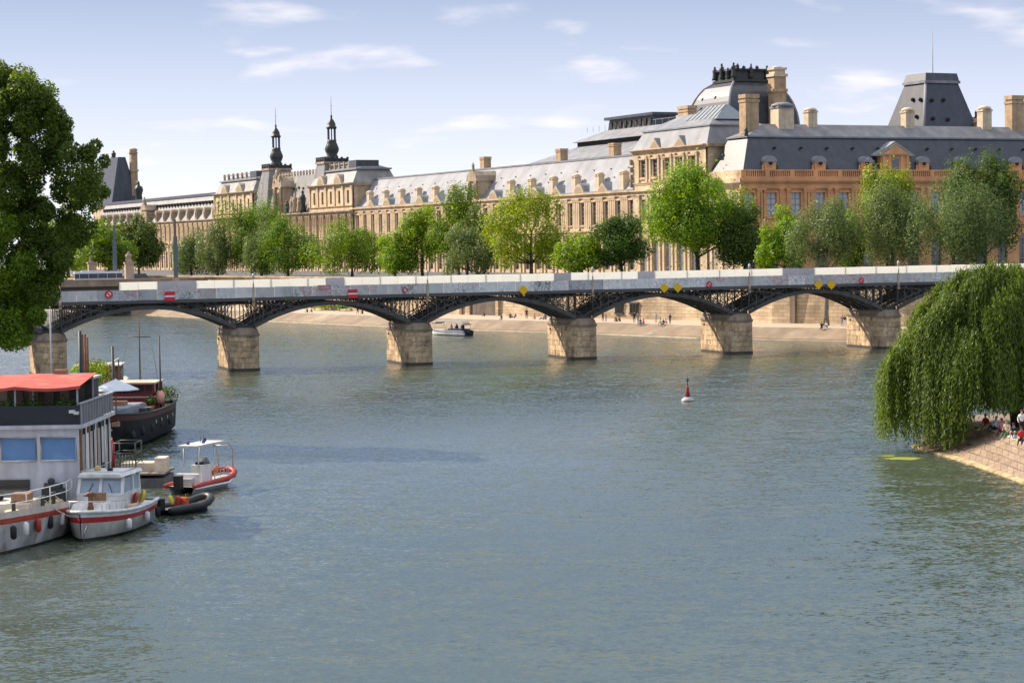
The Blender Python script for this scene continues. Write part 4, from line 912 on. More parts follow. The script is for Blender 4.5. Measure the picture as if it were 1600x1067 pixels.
qtree('slender bright tree with bare trunk under its high crown', 628, 692, 316, 412, 12, BRIGHT, 8, nleaf=5500, nbr=12)
qtree('tall dark-sided tree before the great stone dormer', 672, 762, 294, 412, 15, GREEN, 9, nleaf=8000)
qtree('bushy grey-green tree at the foot of the tall dark-sided tree', 688, 772, 354, 432, 6, SILG, 10, nleaf=6500, wisp=.25, aspect=.45)
qtree('large open-crowned plane tree with forked bare trunk', 770, 890, 298, 425, 10, BRIGHT, 11, nleaf=9000, nbr=14, trunk_r=.4, blobr=.31, nblob=30)
qtree('low spreading bright tree under the gallery cornice', 872, 946, 368, 424, 7, BRIGHT, 12, nleaf=5500)
qtree('dark green tree leaning right beside the corner pavilion', 922, 1014, 336, 416, 12, DEEP, 13, nleaf=7000, pxt=972, nbr=12)
qtree('biggest bright yellow-green tree hiding the palace corner', 1012, 1168, 250, 412, 8, BRIGHT, 14, nleaf=17000, trunk_r=.45, nblob=44, blobr=.30, nbr=20)
qtree('dark slim tree right beside the biggest bright tree', 1120, 1208, 318, 420, 12, DEEP, 15, nleaf=6000)
qtree('yellow-green tree in front of the side wing windows', 1190, 1262, 328, 420, 7, BRIGHT, 16, nleaf=6000)
# this one stands on the lower quay and leans through the arch
b_, _ = on_wall(1291, 505, 12.0); zt_ = PY(1287, 318, b_.y).z; zb_ = PY(1287, 425, b_.y).z; s_ = b_.y/FPX
tree('grey-green tree growing from the lower quay behind the footbridge', (b_.x, b_.y, 1.78), zt_-1.78, (zt_+zb_)/2-1.78, (48*s_, 46*s_, (zt_-zb_)/2), SILV, 17, nleaf=8500, leaf=.36, wisp=.4, aspect=.4, trunk_r=.42, bark=BARKP, group=QG)
qtree('yellow-green tree squeezed beside the lower quay tree', 1300, 1352, 335, 420, 9, BRIGHT, 18, nleaf=4500)
qtree('tall yellow-green tree under the pedimented dormer', 1342, 1432, 252, 400, 12, BRIGHT, 19, nleaf=9000)
qtree('tall dark green tree at the end of the row', 1488, 1592, 238, 405, 14, DEEP, 20, nleaf=10000)
qtree('wide grey-green wispy tree before the side wing, left of its twin', 1338, 1450, 298, 420, 4, SILV, 21, nleaf=10000, leaf=.36, wisp=.5, aspect=.38, nblob=34)
qtree('wide grey-green wispy tree before the tall dark tree', 1420, 1560, 282, 420, 4, SILV, 22, nleaf=12000, leaf=.36, wisp=.5, aspect=.38, nblob=38)
# far trees beyond the road bridge
for k, (x0, x1, yt, yb, D, mt, lab) in enumerate(((60, 150, 340, 430, 560, GREEN, 'distant green tree half hidden by the big overhanging tree'), (128, 208, 348, 430, 545, GREEN, 'distant green tree behind the bus on the road bridge'), (180, 250, 338, 428, 570, DEEP, 'distant dark tree behind the statue pedestal'))):
    p = PY((x0+x1)/2, yt, D); q = PY((x0+x1)/2, yb, D); r_ = (x1-x0)/2*D/FPX
    tree(lab, (p.x, p.y, ST), p.z-ST, (p.z+q.z)/2-ST, (r_, r_, (p.z-q.z)/2), mt, 50+k, nleaf=6000, leaf=.6, group='trees beyond the road bridge', name='distant_tree')
# big tree overhanging from the left bank
def big_tree():
    D = 165.; s = D/FPX; rs = np.random.RandomState(5)
    e = empty('overhanging_tree', (-46, D, 6.3), 0, 'large dark leafy tree overhanging the moored boats from the left', 'tree')
    clumps = []
    def add(px, py, r, n_, dy=0., mt=0):
        p = PY(px, py, D+dy); clumps.append((np.array([p.x+46, p.y-D, p.z-6.3]), r*s, n_, mt))
    rn = random.Random(2)
    # crown outline read from the photo: x reach at each height
    outline = [(125, 58), (150, 88), (175, 100), (205, 112), (235, 150), (265, 158), (290, 160), (320, 158), (345, 150), (375, 138), (405, 112), (435, 104), (465, 92), (495, 70), (520, 50)]
    for py, xr in outline:
        for k in range(13):
            r = rn.uniform(15, 27); x = xr-r*.8 if k == 0 else (rn.uniform(-20, xr-r*.8) if k < 9 else rn.uniform(-190, -10))
            add(x, py+rn.uniform(-12, 12), r, 800 if x > -30 else 450, rn.uniform(-2.5, 3.5), 1 if (py > 300 and x < 60 and rn.random() < .5) else 0)
    for px, py in ((20, 118), (40, 132), (62, 145), (105, 216), (150, 228), (163, 252), (162, 300), (12, 533), (40, 522), (0, 528), (25, 515)): add(px, py, 11, 260, rn.uniform(-1, 1))
    for m_i, mt in ((0, leafmat('overhang_leaves', (.085, .145, .02), trans=.5)), (1, leafmat('overhang_bright_leaves', (.14, .21, .018), trans=.5))):
        P = []; Q = []
        for c, r, n_, mi in clumps:
            if mi != m_i: continue
            u = rs.normal(size=(n_, 3)); u /= np.linalg.norm(u, axis=1, keepdims=True)
            P.append(c+u*(rs.uniform(.25, 1.05, (n_, 1))**.5)*r); Q.append(u*.6+rs.normal(size=u.shape)*.6+np.array([0, 0, .4]))
        P = np.concatenate(P); Q = np.concatenate(Q)
        obj_from(leaf_mesh('crown', P, Q, .25, mt, .62, rs), 'crown', e)['kind'] = 'stuff'
    t = MB(); pts = [Vector((0, 0, 0)), Vector((.3, 0, 3)), Vector((1.2, .2, 7)), Vector((2.2, .3, 12)), Vector((3, 0, 17)), Vector((3.5, 0, 22))]
    t.tube(pts, [.7, .55, .48, .38, .22, .06], 9); tk = t.build('trunk', BARK, e)
    for c, r, n_, mi in clumps[::9]:
        q = Vector(c.tolist()); j = int(min(max(q.z/22*5*.7, 1), 4)); p0 = pts[j]
        MB().tube([p0, (p0+q)/2+Vector((0, 0, .5)), q], [.13, .07, .02], 5).build('limb', BARK, tk)
big_tree()
# weeping willow on the island tip
def willow():
    rs = np.random.RandomState(11); D = 147.; s = D/FPX
    cx_, cy_ = PY(1556, 500, D).x, D; zb = 1.7
    e = empty('weeping_willow', (cx_, cy_, zb), 0, 'weeping willow trailing long green strands into the river', 'tree')
    # umbrella: strands start on a lumpy dome and hang down
    P = []; Q = []; A = []
    nstr = 4400
    lobes = [(rs.uniform(0, 2*math.pi), rs.uniform(.1, 1.0)**.7, rs.uniform(.7, 1.25)) for _ in range(95)]
    for k in range(nstr):
        th, rq, lq = lobes[k % len(lobes)]; r0 = rq
        th = th+rs.normal()*.085; r = min(max(rq+rs.normal()*.05, .03), 1.08)
        Rx, Ry = 7.7, 5.6
        x0, y0 = r*Rx*math.cos(th), r*Ry*math.sin(th)
        z0 = 11.3*(1-.60*r**1.9)+rs.normal()*.25+.7*math.sin(th*7+rq*9)*r-.1
        # how far it hangs: to the water on the river side, to the bank elsewhere
        zend = -1.45+.9*rs.rand()**2 if x0 < -3.0 else ((-.6+1.2*rs.rand()) if x0 < -1.4 else .1+1.3*rs.rand())
        if y0 < -.5 and x0 > -2.6: zend = max(zend, .8+.8*rs.rand())
        ln = min((z0-zend), rs.uniform(3.5, 9.5)*lq*(1.35 if r > .75 else 1))
        if r > .5 and x0 >= -1.5 and rs.rand() < .7: ln = (z0-zend)*rs.uniform(.75, 1.0)
        if r > .72 and x0 < -1.5: ln = (z0-zend)*rs.uniform(.6, 1.0)
        nl = int(ln*9); t = np.linspace(0, 1, nl)
        ox, oy = math.cos(th), math.sin(th)
        sw = rs.normal()*.25; arc = .55*(1-(1-np.minimum(t*2.2, 1))**2)
        X = x0+ox*arc+sw*t**2*.5+.05*np.sin(t*9+k); Y = y0+oy*arc+rs.normal()*.2*t**2; Z = z0+.25*np.sin(np.minimum(t*5, math.pi))-ln*t**1.08
        P.append(np.stack([X, Y, Z], 1)+rs.normal(size=(nl, 3))*.07)
        u = np.stack([np.full(nl, ox), np.full(nl, oy), np.full(nl, .25)], 1)+rs.normal(size=(nl, 3))*.55; Q.append(u)
        A.append(np.tile(np.array([[ox*.15, oy*.15, -1.]]), (nl, 1)))
    P = np.concatenate(P); Q = np.concatenate(Q); A = np.concatenate(A)
    P[:, 2] = np.maximum(P[:, 2], -1.62)
    me = leaf_mesh('hanging_foliage', P, Q, .27, leafmat('willow_leaves', (.098, .155, .02), trans=.42, var=.5), .26, rs, up=A)
    obj_from(me, 'hanging_foliage', e)['kind'] = 'stuff'
    t = MB(); t.tube([(1.6, 0, -.2), (1.2, .2, 2.2), (.4, .1, 5), (-.5, 0, 8), (-.8, 0, 9.6)], [.55, .45, .38, .25, .1], 9); tk = t.build('trunk', BARK, e)
    for th, rq, lq in lobes[:22]:
        q = Vector((rq*7.0*math.cos(th), rq*5.8*math.sin(th), 11.0*(1-.6*rq**1.9)))
        MB().tube([(.6, .1, 4.2), Vector((.3, .1, 6.2))*.5+q*.5, q], [.22, .14, .04], 5).build('limb', BARK, tk)
willow()
# ------------------------------------------------------------------ island tip with its stone slope
ISW = [PZ(1432, 697), PZ(1455, 705), PZ(1490, 714), PZ(1525, 725), PZ(1562, 738), PZ(1600, 752)]
ISW = [Vector((p.x, p.y)) for p in ISW]
d_ = (ISW[-1]-ISW[-3]).normalized(); ISW += [ISW[-1]+d_*8, ISW[-1]+d_*20, ISW[-1]+d_*60]
IST = [Vector((p.x, p.y)) for p in (PZ(1488, 648, 1.62), PZ(1492, 654, 1.62), PZ(1508, 659, 1.62), PZ(1538, 668, 1.62), PZ(1568, 678, 1.62), PZ(1602, 692, 1.62))]
d2 = (IST[-1]-IST[-3]).normalized(); IST += [IST[-1]+d2*8, IST[-1]+d2*20, IST[-1]+d2*60]
SLOPE = mat('slope_stone', (.26, .185, .125), var=.22, scale=1.2, bump=.5, bscale=6, objvar=.13, col2=(.20, .145, .10), c2scale=.8)
m_ = MB(); k = len(ISW)
back = [Vector((p.x+60, p.y+26)) for p in IST]
m_.add([(p.x, p.y, -1) for p in ISW]+[(p.x+.05, p.y+.02, .12) for p in ISW]+[(p.x, p.y, 1.52) for p in IST]+[(p.x, p.y, 1.52) for p in back],
       [(i+1, i, k+i, k+i+1) for i in range(k-1)]+[(k+i+1, k+i, 2*k+i, 2*k+i+1) for i in range(k-1)]+[(2*k+i+1, 2*k+i, 3*k+i, 3*k+i+1) for i in range(k-1)])
m_.add([(ISW[0].x, ISW[0].y, -1), (ISW[0].x, ISW[0].y, .12), (IST[0].x, IST[0].y, 1.52), (back[0].x, back[0].y, 1.52), (back[0].x, back[0].y, -1)], [(0, 1, 2, 3, 4)])
isl = m_.build('island_bank', mat('bank_mortar', (.20, .145, .10))); isl['kind'] = 'structure'
def lerp_path(P, t):
    x = t*(len(P)-1); i = min(int(x), len(P)-2); return P[i].lerp(P[i+1], x-i)
def slope_pt(s, t):
    a = lerp_path(ISW[:8], s); b = lerp_path(IST[:8], s); q = a.lerp(b, t); return Vector((q.x, q.y, .13+1.42*t))
rn = random.Random(9); NR = 5
for r in range(NR):
    nc = 26; off = .5*(r % 2)
    for c in range(nc):
        s0, s1 = max((c+off)/nc, 0)+.0007, min((c+1+off)/nc, 1)-.0007; t0, t1 = r/NR+.006, (r+1)/NR-.006
        if s1 <= s0: continue
        q = [slope_pt(s0, t0), slope_pt(s1, t0), slope_pt(s1, t1), slope_pt(s0, t1)]; n_ = (q[1]-q[0]).cross(q[3]-q[0]).normalized()
        if n_.z < 0: n_ = -n_
        h = rn.uniform(.012, .028); MB().add(q+[p+n_*h for p in q], [(0, 1, 5, 4), (1, 2, 6, 5), (2, 3, 7, 6), (3, 0, 4, 7), (4, 5, 6, 7)]).build('slope_stone', SLOPE, isl)
FOOT = mat('footing_edge_stone', (.46, .34, .19), var=.3, scale=1.5, objvar=.15, col2=(.2, .2, .07), c2scale=1.2)
for c in range(30):
    a = lerp_path(ISW[:8], c/30+.001); b = lerp_path(ISW[:8], (c+1)/30-.001); n_ = Vector((-.42, -.15))
    MB().loft([[(p.x, p.y, -.6), (p.x+n_.x, p.y+n_.y, -.6), (p.x+n_.x, p.y+n_.y, .10), (p.x, p.y, .15)] for p in (a, b)], smooth=False).build('footing_stone', FOOT, isl)
COPE = mat('coping_stone', (.58, .47, .34), var=.2, scale=1.5, objvar=.1)
for c in range(24):
    a = lerp_path(IST[:8], c/24+.001); b = lerp_path(IST[:8], (c+1)/24-.001); n_ = Vector((.55, .12))
    MB().loft([[(p.x-.02, p.y, 1.5), (p.x-.02, p.y, 1.625), (p.x+n_.x, p.y+n_.y, 1.63), (p.x+n_.x, p.y+n_.y, 1.5)] for p in (a, b)], smooth=False).build('coping_stone', COPE, isl)
rp = PZ(1509, 705, .9); MB().lathe([(.16, 0), (.16, .06)], 8).build('drain_hole', DARK, isl, slope_pt(.36, .38)+Vector((-.03, 0, .05)))
# algae floating under the willow
for k, (px, py, rx, ry) in enumerate(((1412, 716, 1.1, .9), (1388, 712, .5, .5))):
    p = PZ(px, py, .012); rn = random.Random(k); b = MB()
    b.add([(rx*(1+.3*rn.uniform(-1, 1))*math.cos(2*math.pi*i/18), ry*(1+.3*rn.uniform(-1, 1))*math.sin(2*math.pi*i/18), 0) for i in range(18)], [tuple(range(18))])
    tag(b.build('floating_weed', mat('pond_weed', (.20, .24, .03), rough=.8, var=.3, scale=4), None, (p.x, p.y, .012)), ('larger' if k == 0 else 'smaller')+' patch of yellow-green weed floating under the willow', 'weed')
# ------------------------------------------------------------------ people
def body_mesh(name, J, E_, kinds):
    """continuous figure grown round a skeleton; J: name -> (pos, radius, cloth)"""
    names = list(J); me = bpy.data.meshes.new(name); me.from_pydata([J[k][0] for k in names], [(names.index(a), names.index(b)) for a, b in E_], [])
    o = bpy.data.objects.new(name, me); COL.objects.link(o)
    o.modifiers.new('skin', 'SKIN'); sv = me.skin_vertices[0].data
    for i, k in enumerate(names):
        r = J[k][1]; sv[i].radius = (r, r) if not isinstance(r, tuple) else r; sv[i].use_root = (k == 'pelvis')
    s = o.modifiers.new('sub', 'SUBSURF'); s.levels = 1; s.render_levels = 1
    dg = bpy.context.evaluated_depsgraph_get(); ev = bpy.data.meshes.new_from_object(o.evaluated_get(dg)); ev.name = name
    bpy.data.objects.remove(o); bpy.data.meshes.remove(me)
    pts = [(Vector(J[k][0]), J[k][2], J[k][1] if not isinstance(J[k][1], tuple) else J[k][1][0]) for k in names]
    idx = []
    for p in ev.polygons:
        c = p.center; best = min(pts, key=lambda q: (q[0]-c).length-q[2]*.5); idx.append(kinds.index(best[1])); p.use_smooth = True
    ev['idx'] = idx
    return ev, idx
KN = ['skin', 'top', 'legs', 'shoe']
ED = [('pelvis', 'waist'), ('waist', 'chest'), ('chest', 'neck'), ('neck', 'head'), ('head', 'crown')] + [(a+s, b+s) for s in 'LR' for a, b in (('hip', 'knee'), ('knee', 'ankle'), ('ankle', 'toe'), ('sho', 'elb'), ('elb', 'wri'), ('wri', 'han'))] + [('pelvis', 'hip'+s) for s in 'LR'] + [('chest', 'sho'+s) for s in 'LR']
def pose(pel, lean, legs, arms, headf=0.):
    """pel: pelvis position; lean: forward lean of the trunk; legs/arms: per side list of points"""
    p = Vector(pel); d = Vector((0, -math.sin(lean), math.cos(lean)))
    J = {'pelvis': (p, (.16, .12), 'legs'), 'waist': (p+d*.18, (.145, .10), 'top'), 'chest': (p+d*.42, (.17, .115), 'top'), 'neck': (p+d*.56, .055, 'skin'),
         'head': (p+d*.66+Vector((0, -.02-headf, 0)), .085, 'skin'), 'crown': (p+d*.80+Vector((0, -.01-headf, 0)), .07, 'skin')}
    for s, sg in (('L', 1), ('R', -1)):
        J['hip'+s] = (p+Vector((sg*.1, 0, -.06)), .095, 'legs'); J['sho'+s] = (p+d*.47+Vector((sg*.19, 0, 0)), .062, 'top')
        for nm_, q, r, c in zip(('knee', 'ankle', 'toe'), legs[s], (.062, .042, .038), ('legs', 'legs', 'shoe')): J[nm_+s] = (Vector(q), r, c)
        for nm_, q, r, c in zip(('elb', 'wri', 'han'), arms[s], (.045, .034, .036), ('top', 'skin', 'skin')): J[nm_+s] = (Vector(q), r, c)
    return J
POSES = {
 'stand': pose((0, 0, .94), .03, {'L': [(.11, -.03, .5), (.12, 0, .09), (.13, -.15, .04)], 'R': [(-.11, -.02, .5), (-.12, .03, .09), (-.14, -.12, .04)]},
               {'L': [(.27, .02, 1.15), (.26, -.08, .92), (.25, -.12, .83)], 'R': [(-.27, .02, 1.15), (-.22, -.16, .98), (-.16, -.22, .95)]}),
 'walk': pose((0, 0, .93), .08, {'L': [(.10, -.20, .52), (.11, -.24, .10), (.12, -.40, .06)], 'R': [(-.10, .08, .5), (-.11, .34, .16), (-.12, .24, .05)]},
              {'L': [(.26, .12, 1.16), (.26, .10, .92), (.25, .05, .84)], 'R': [(-.26, -.12, 1.16), (-.25, -.30, 1.0), (-.24, -.38, .98)]}),
 'dangle': pose((0, 0, .13), .12, {'L': [(.12, -.44, .12), (.13, -.66, -.26), (.14, -.80, -.32)], 'R': [(-.10, -.42, .14), (-.09, -.72, -.20), (-.09, -.87, -.24)]},
                {'L': [(.26, -.10, .36), (.22, -.32, .24), (.2, -.42, .22)], 'R': [(-.26, -.08, .36), (-.16, -.30, .30), (-.08, -.38, .30)]}, .02),
 'kneesup': pose((0, 0, .14), .25, {'L': [(.13, -.36, .46), (.13, -.52, .10), (.13, -.68, .04)], 'R': [(-.13, -.34, .48), (-.14, -.46, .10), (-.14, -.62, .04)]},
                 {'L': [(.26, -.22, .36), (.15, -.42, .38), (.06, -.48, .38)], 'R': [(-.26, -.22, .36), (-.15, -.40, .36), (-.07, -.47, .36)]}, .03),
 'leanback': pose((0, 0, .13), -.38, {'L': [(.11, -.46, .20), (.12, -.86, -.02), (.12, -1.0, .02)], 'R': [(-.11, -.42, .30), (-.12, -.72, .05), (-.12, -.86, .02)]},
                  {'L': [(.30, .26, .36), (.32, .40, .10), (.32, .44, .04)], 'R': [(-.30, .26, .36), (-.32, .40, .10), (-.32, .44, .04)]}),
}
BODY = {k: body_mesh('person_'+k, J, ED, KN) for k, J in POSES.items()}
SKIN = [mat('skin_light', (.52, .32, .23), var=.05), mat('skin_tan', (.36, .20, .13), var=.05), mat('skin_dark', (.14, .075, .05), var=.05)]
CL = {'red': (.50, .03, .03), 'white': (.75, .74, .72), 'black': (.02, .02, .024), 'navy': (.025, .035, .09), 'blue': (.12, .20, .42), 'grey': (.25, .25, .26), 'beige': (.48, .38, .26), 'green': (.06, .13, .07), 'pink': (.60, .25, .27), 'denim': (.09, .13, .24), 'brown': (.13, .08, .05), 'yellow': (.6, .42, .08), 'maroon': (.16, .02, .03), 'lightblue': (.35, .48, .66)}
def cloth(c): return mat('cloth_'+c, CL[c], rough=.85, var=.15, scale=6)
HAIRC = {'dark': (.02, .014, .01), 'brown': (.09, .05, .025), 'blond': (.42, .29, .12), 'grey': (.3, .28, .26)}
def person(loc, face, ps, top, legs, hair='dark', skin=0, sc=1., label='', group=None, long=False):
    src, idx = BODY[ps]; me = src.copy()
    for mt in (SKIN[skin], cloth(top), cloth(legs), cloth('black')): me.materials.append(mt)
    me.polygons.foreach_set('material_index', idx)
    e = empty('person', loc, face, label, 'person', group); e.scale = (sc, sc, sc)
    obj_from(me, 'body', e)
    h = Vector(POSES[ps]['head'][0]); c = Vector(POSES[ps]['crown'][0]); q = (h*.45+c*.55)+Vector((0, .025, .02))
    hb = MB().blob(q, (.098, .105, .10), 7, 0, 3, .1)
    if long: hb.blob(q+Vector((0, .06, -.14)), (.085, .05, .16), 6, 0, 4, .1)
    hb.build('hair', mat('hair_'+hair, HAIRC[hair], rough=.6), e)
    return e
IG = 'people sitting on the island slope'
def isl_person(px, py, zb, *a, **k):
    p = PZ(px, py, zb); return person((p.x, p.y, zb), *a, **k)
Z1 = 1.64
isl_person(1541, 668, Z1, -.75, 'dangle', 'red', 'beige', hair='brown', skin=0, label='person in a red top sitting on the coping nearest the willow', group=IG)
isl_person(1554, 671, Z1, -.7, 'leanback', 'white', 'black', hair='blond', skin=0, label='person in a white top and dark bottoms leaning back on the coping', group=IG)
isl_person(1566, 675, Z1, -.6, 'dangle', 'pink', 'maroon', hair='dark', skin=1, label='person in a pink top with maroon trousers on the coping', group=IG, long=True)
isl_person(1574, 679, Z1, -.75, 'dangle', 'beige', 'green', hair='blond', skin=0, sc=1.08, label='fair-haired person in a beige top stretching both legs down the slope', group=IG)
isl_person(1586, 684, Z1, -.6, 'kneesup', 'black', 'lightblue', hair='dark', skin=1, sc=1.05, label='person in a black top and pale blue jeans hugging their knees', group=IG)
isl_person(1597, 689, Z1, -.5, 'dangle', 'red', 'black', hair='dark', skin=1, label='person in a red top and black trousers at the end of the seated row', group=IG, long=True)
isl_person(1597, 682, Z1, -.3, 'stand', 'white', 'black', hair='brown', skin=0, label='person standing in a white top behind the seated row', group=IG)
# lower quay of the far bank
FG = 'people on the lower quay'
def quay_person(px, off, ps, top, legs, label, hair='dark', skin=0, turn=0., sc=1.0, zoff=0.):
    p, a = on_wall(px, 500, off); z = 1.80 if off > 4.3 else 1.77
    return person((p.x, p.y, z+zoff), a+turn, ps, top, legs, hair, skin, sc, label, FG)
Q = [(481, 6.5, 'kneesup', 'black', 'denim', 'person in black sitting on the quay beside the shrubs', 0, .2), (488, 7, 'kneesup', 'brown', 'black', 'person in a brown top sitting close to the shrubs', 0, -.3),
     (523, 13, 'stand', 'maroon', 'denim', 'person in a maroon top standing among the wall shrubs', 1, .4), (559, 5, 'walk', 'navy', 'black', 'person in navy walking along the quay past the last shrub', 0, 1.4), (567, 8, 'kneesup', 'black', 'black', 'person all in black squatting by the quay wall', 0, .4),
     (757, 14, 'kneesup', 'black', 'navy', 'person in black sitting in front of the dark wall recess', 0, .2), (784, 5, 'dangle', 'black', 'beige', 'person in black sitting at the quay edge before the recess', 0, .1),
     (798, 11, 'kneesup', 'navy', 'black', 'person in navy sitting at the recess pilaster', 0, .4), (804, 11.5, 'leanback', 'black', 'denim', 'person in black reclining at the recess pilaster', 0, -.4),
     (823, 9, 'stand', 'black', 'black', 'person all in black standing alone on the quay', 0, .8), (836, 9, 'kneesup', 'pink', 'beige', 'person in a pink top sitting beside the lone standing person', 0, .3), (849, 9, 'leanback', 'black', 'navy', 'person in black leaning back near a bridge pier', 0, -.2), (853, 9.4, 'kneesup', 'navy', 'denim', 'person in navy sitting near a bridge pier', 0, .3),
     (942, 6, 'stand', 'green', 'black', 'person in a green top standing left of the barred windows', 0, .9), (947, 6.4, 'stand', 'beige', 'denim', 'person in a beige top standing left of the barred windows', 0, -.9),
     (963, 8, 'kneesup', 'black', 'maroon', 'person in black and maroon sitting under the barred window', 0, .2), (969, 8, 'kneesup', 'brown', 'black', 'person in a brown top sitting under the barred window', 1, -.2),
     (991, 5.5, 'stand', 'black', 'black', 'taller person in black standing under the second barred window', 0, 1.2), (997, 5.2, 'stand', 'grey', 'denim', 'person in a grey top facing the taller one in black', 0, -1.2),
     (1001, 3.7, 'dangle', 'navy', 'denim', 'person in navy sitting on the quay edge by two standing people', 0, .2), (1006, 3.7, 'dangle', 'red', 'black', 'person in a red top sitting on the quay edge', 1, -.1),
     (1025, 6, 'stand', 'lightblue', 'beige', 'person in a pale blue top standing by the seated group', 0, .5), (1033, 4.6, 'kneesup', 'white', 'grey', 'person in a white top sitting in the group on the quay edge', 0, .2), (1037, 3.9, 'dangle', 'black', 'black', 'person in black with legs down the slope in the group', 0, .3), (1042, 4.4, 'kneesup', 'pink', 'white', 'person in a pink top in the group on the quay edge', 0, -.3), (1047, 5.5, 'stand', 'black', 'navy', 'person in black standing at the end of the group', 0, .2),
     (1284, 3.7, 'dangle', 'black', 'black', 'person in black sitting on the quay edge at the tree foot', 0, .4), (1292, 5, 'kneesup', 'white', 'denim', 'person in a white top sitting against the tree foot', 0, -.2), (1320, 8, 'stand', 'black', 'white', 'person in a black top and white trousers standing by the pier', 0, .3), (1316, 9, 'stand', 'grey', 'grey', 'person in grey standing just behind one in white trousers', 0, .6)]
for k, (px, off, ps, top, legs, lab, sk_, tn) in enumerate(Q): quay_person(px, off, ps, top, legs, lab, skin=sk_, turn=tn, hair=('dark', 'brown', 'dark', 'blond')[k % 4], sc=.96+.08*((k*7) % 5)/4)
# shrubs at the foot of the embankment wall
for k, (px, w_, h, mt, lab) in enumerate(((492, 1.6, 1.5, BRIGHT, 'low yellow-green shrub at the wall foot near two sitters'), (503, 1.5, 1.9, GREEN, 'tall rounded shrub at the wall foot'), (513, 2.0, 1.4, BRIGHT, 'wide low shrub at the wall foot'), (531, 1.4, 1.5, GREEN, 'small green shrub behind the standing person'), (541, 1.8, 1.3, GREEN, 'spreading green shrub at the end of the shrub row'), (584, 1.6, 1.7, GREEN, 'lone green shrub beside the bridge rib'))):
    p, a = on_wall(px, 495, 15.3); tree(lab, (p.x, p.y, 1.8), h, h*.55, (w_, w_*.8, h*.5), mt, 80+k, nleaf=500, leaf=.3, nblob=8, blobr=.5, name='wall_shrub', cat='shrub', trunk_r=.08, group='shrubs at the wall foot', nbr=3)
# ------------------------------------------------------------------ boats
def hull(L_, B_, fr, mats_rows, bow=.9, stern=.85, ns=18, sheer=.25, flare=.12, draft=.5, fine=2.2):
    """rows of strakes from gunwale to keel: [(height share, width share)], x forward"""
    mb = MB(); rings = []
    rows = [1.0, .84, .64, .13, -.12, -draft/fr-.13]
    for i in range(ns+1):
        u = i/ns; x = L_*u
        f = (1-max(0, (u-.45)/.55)**fine)**.8 if u > .45 else 1-(1-stern)*max(0, (.3-u)/.3)**1.5
        f = max(f, .02); zg = fr*(1+sheer*max(0, (u-.35)/.65)**2)
        sec = []
        for q in rows:
            wv = 1-flare*(1-q)*(1+2.2*max(0, (u-.5)*2)**1.5) if q >= 0 else .45
            xx = x-(1-q)*.14*fr*max(0, (u-.8)*5) if u > .8 else x
            sec.append((xx, B_/2*f*max(wv, .05), zg*q if q > .3 else fr*q))
        full = sec + [(a, -b, c) for a, b, c in reversed(sec)]
        rings.append(full)
    n_ = len(rings[0]); base = len(mb.v)
    for r in rings: mb.v += r
    mm = mats_rows + [mats_rows[-1]] + list(reversed(mats_rows))
    for i in range(ns):
        for j in range(n_-1):
            mb.f.append((i*n_+j, (i+1)*n_+j, (i+1)*n_+j+1, i*n_+j+1)); mb.m.append(mm[j]); mb.sm.append(True)
    mb.f.append(tuple(range(n_))); mb.m.append(mats_rows[-2]); mb.sm.append(False)
    deck = [r[0] for r in rings] + [r[-1] for r in reversed(rings)]
    return mb, deck, rings
def deck_mesh(deck, dz=-.12, shrink=.96):
    return MB().add([(x, y*shrink, z+dz) for x, y, z in deck], [tuple(range(len(deck)))])
def rail(pts, h, n_mid=1, r=.022, mt=None, par=None, name='rail'):
    b = MB(); P = [Vector(p) for p in pts]
    for k in range(1, n_mid+2): b.tube([p+Vector((0, 0, h*k/(n_mid+1))) for p in P], r, 5)
    for p in P: b.tube([p, p+Vector((0, 0, h))], r, 5)
    return b.build(name, mt, par)
def fender(par, p, mt, r=.16, h=.55): MB().lathe([(.04, 0), (r, .08), (r, h-.08), (.04, h)], 8, p).build('fender', mt, par)
WHITE = mat('white_boat_paint', (.72, .71, .68), rough=.4, var=.12, scale=1.8, streak=.18, col2=(.45, .40, .33), c2scale=1.6, c2lo=.6, c2hi=.8); GREYH = mat('grey_hull_paint', (.46, .44, .40), rough=.5, var=.2, scale=1., streak=.3, col2=(.22, .14, .09), c2scale=1.2, c2lo=.58, c2hi=.72)
REDP = mat('red_boat_paint', (.42, .03, .03), rough=.4, var=.15, scale=2); BLACKP = mat('black_hull_paint', (.012, .012, .012), rough=.6, spec=.2, var=.3, scale=1.5, streak=.3); ORANGE = mat('orange_tube', (.36, .045, .03), rough=.5, var=.12)
STEEL = mat('stainless_steel', (.55, .55, .55), rough=.35, metal=.8, var=.08); RUBBER = mat('black_rubber', (.02, .02, .02), rough=.7); DECKG = mat('deck_grey', (.42, .40, .36), rough=.75, var=.2, scale=2)
BGLASS = mat('boat_window_glass', (.15, .29, .52), rough=.06, var=.08, spec=1.0); LTGLASS = mat('wheelhouse_glass', (.30, .36, .42), rough=.05, var=.25, scale=1.2, spec=1.0)
CANVAS = mat('parasol_canvas', (.62, .66, .70), rough=.8, var=.06); AWN = mat('red_awning_canvas', (.46, .085, .065), rough=.85, var=.2, scale=.9, streak=.1, col2=(.40, .17, .13), c2scale=.8, c2lo=.5, c2hi=.7); WOODB = mat('deck_wood', (.28, .16, .09), rough=.6, var=.25, scale=2)
PLANTG = leafmat('planter_leaves', (.055, .10, .02))
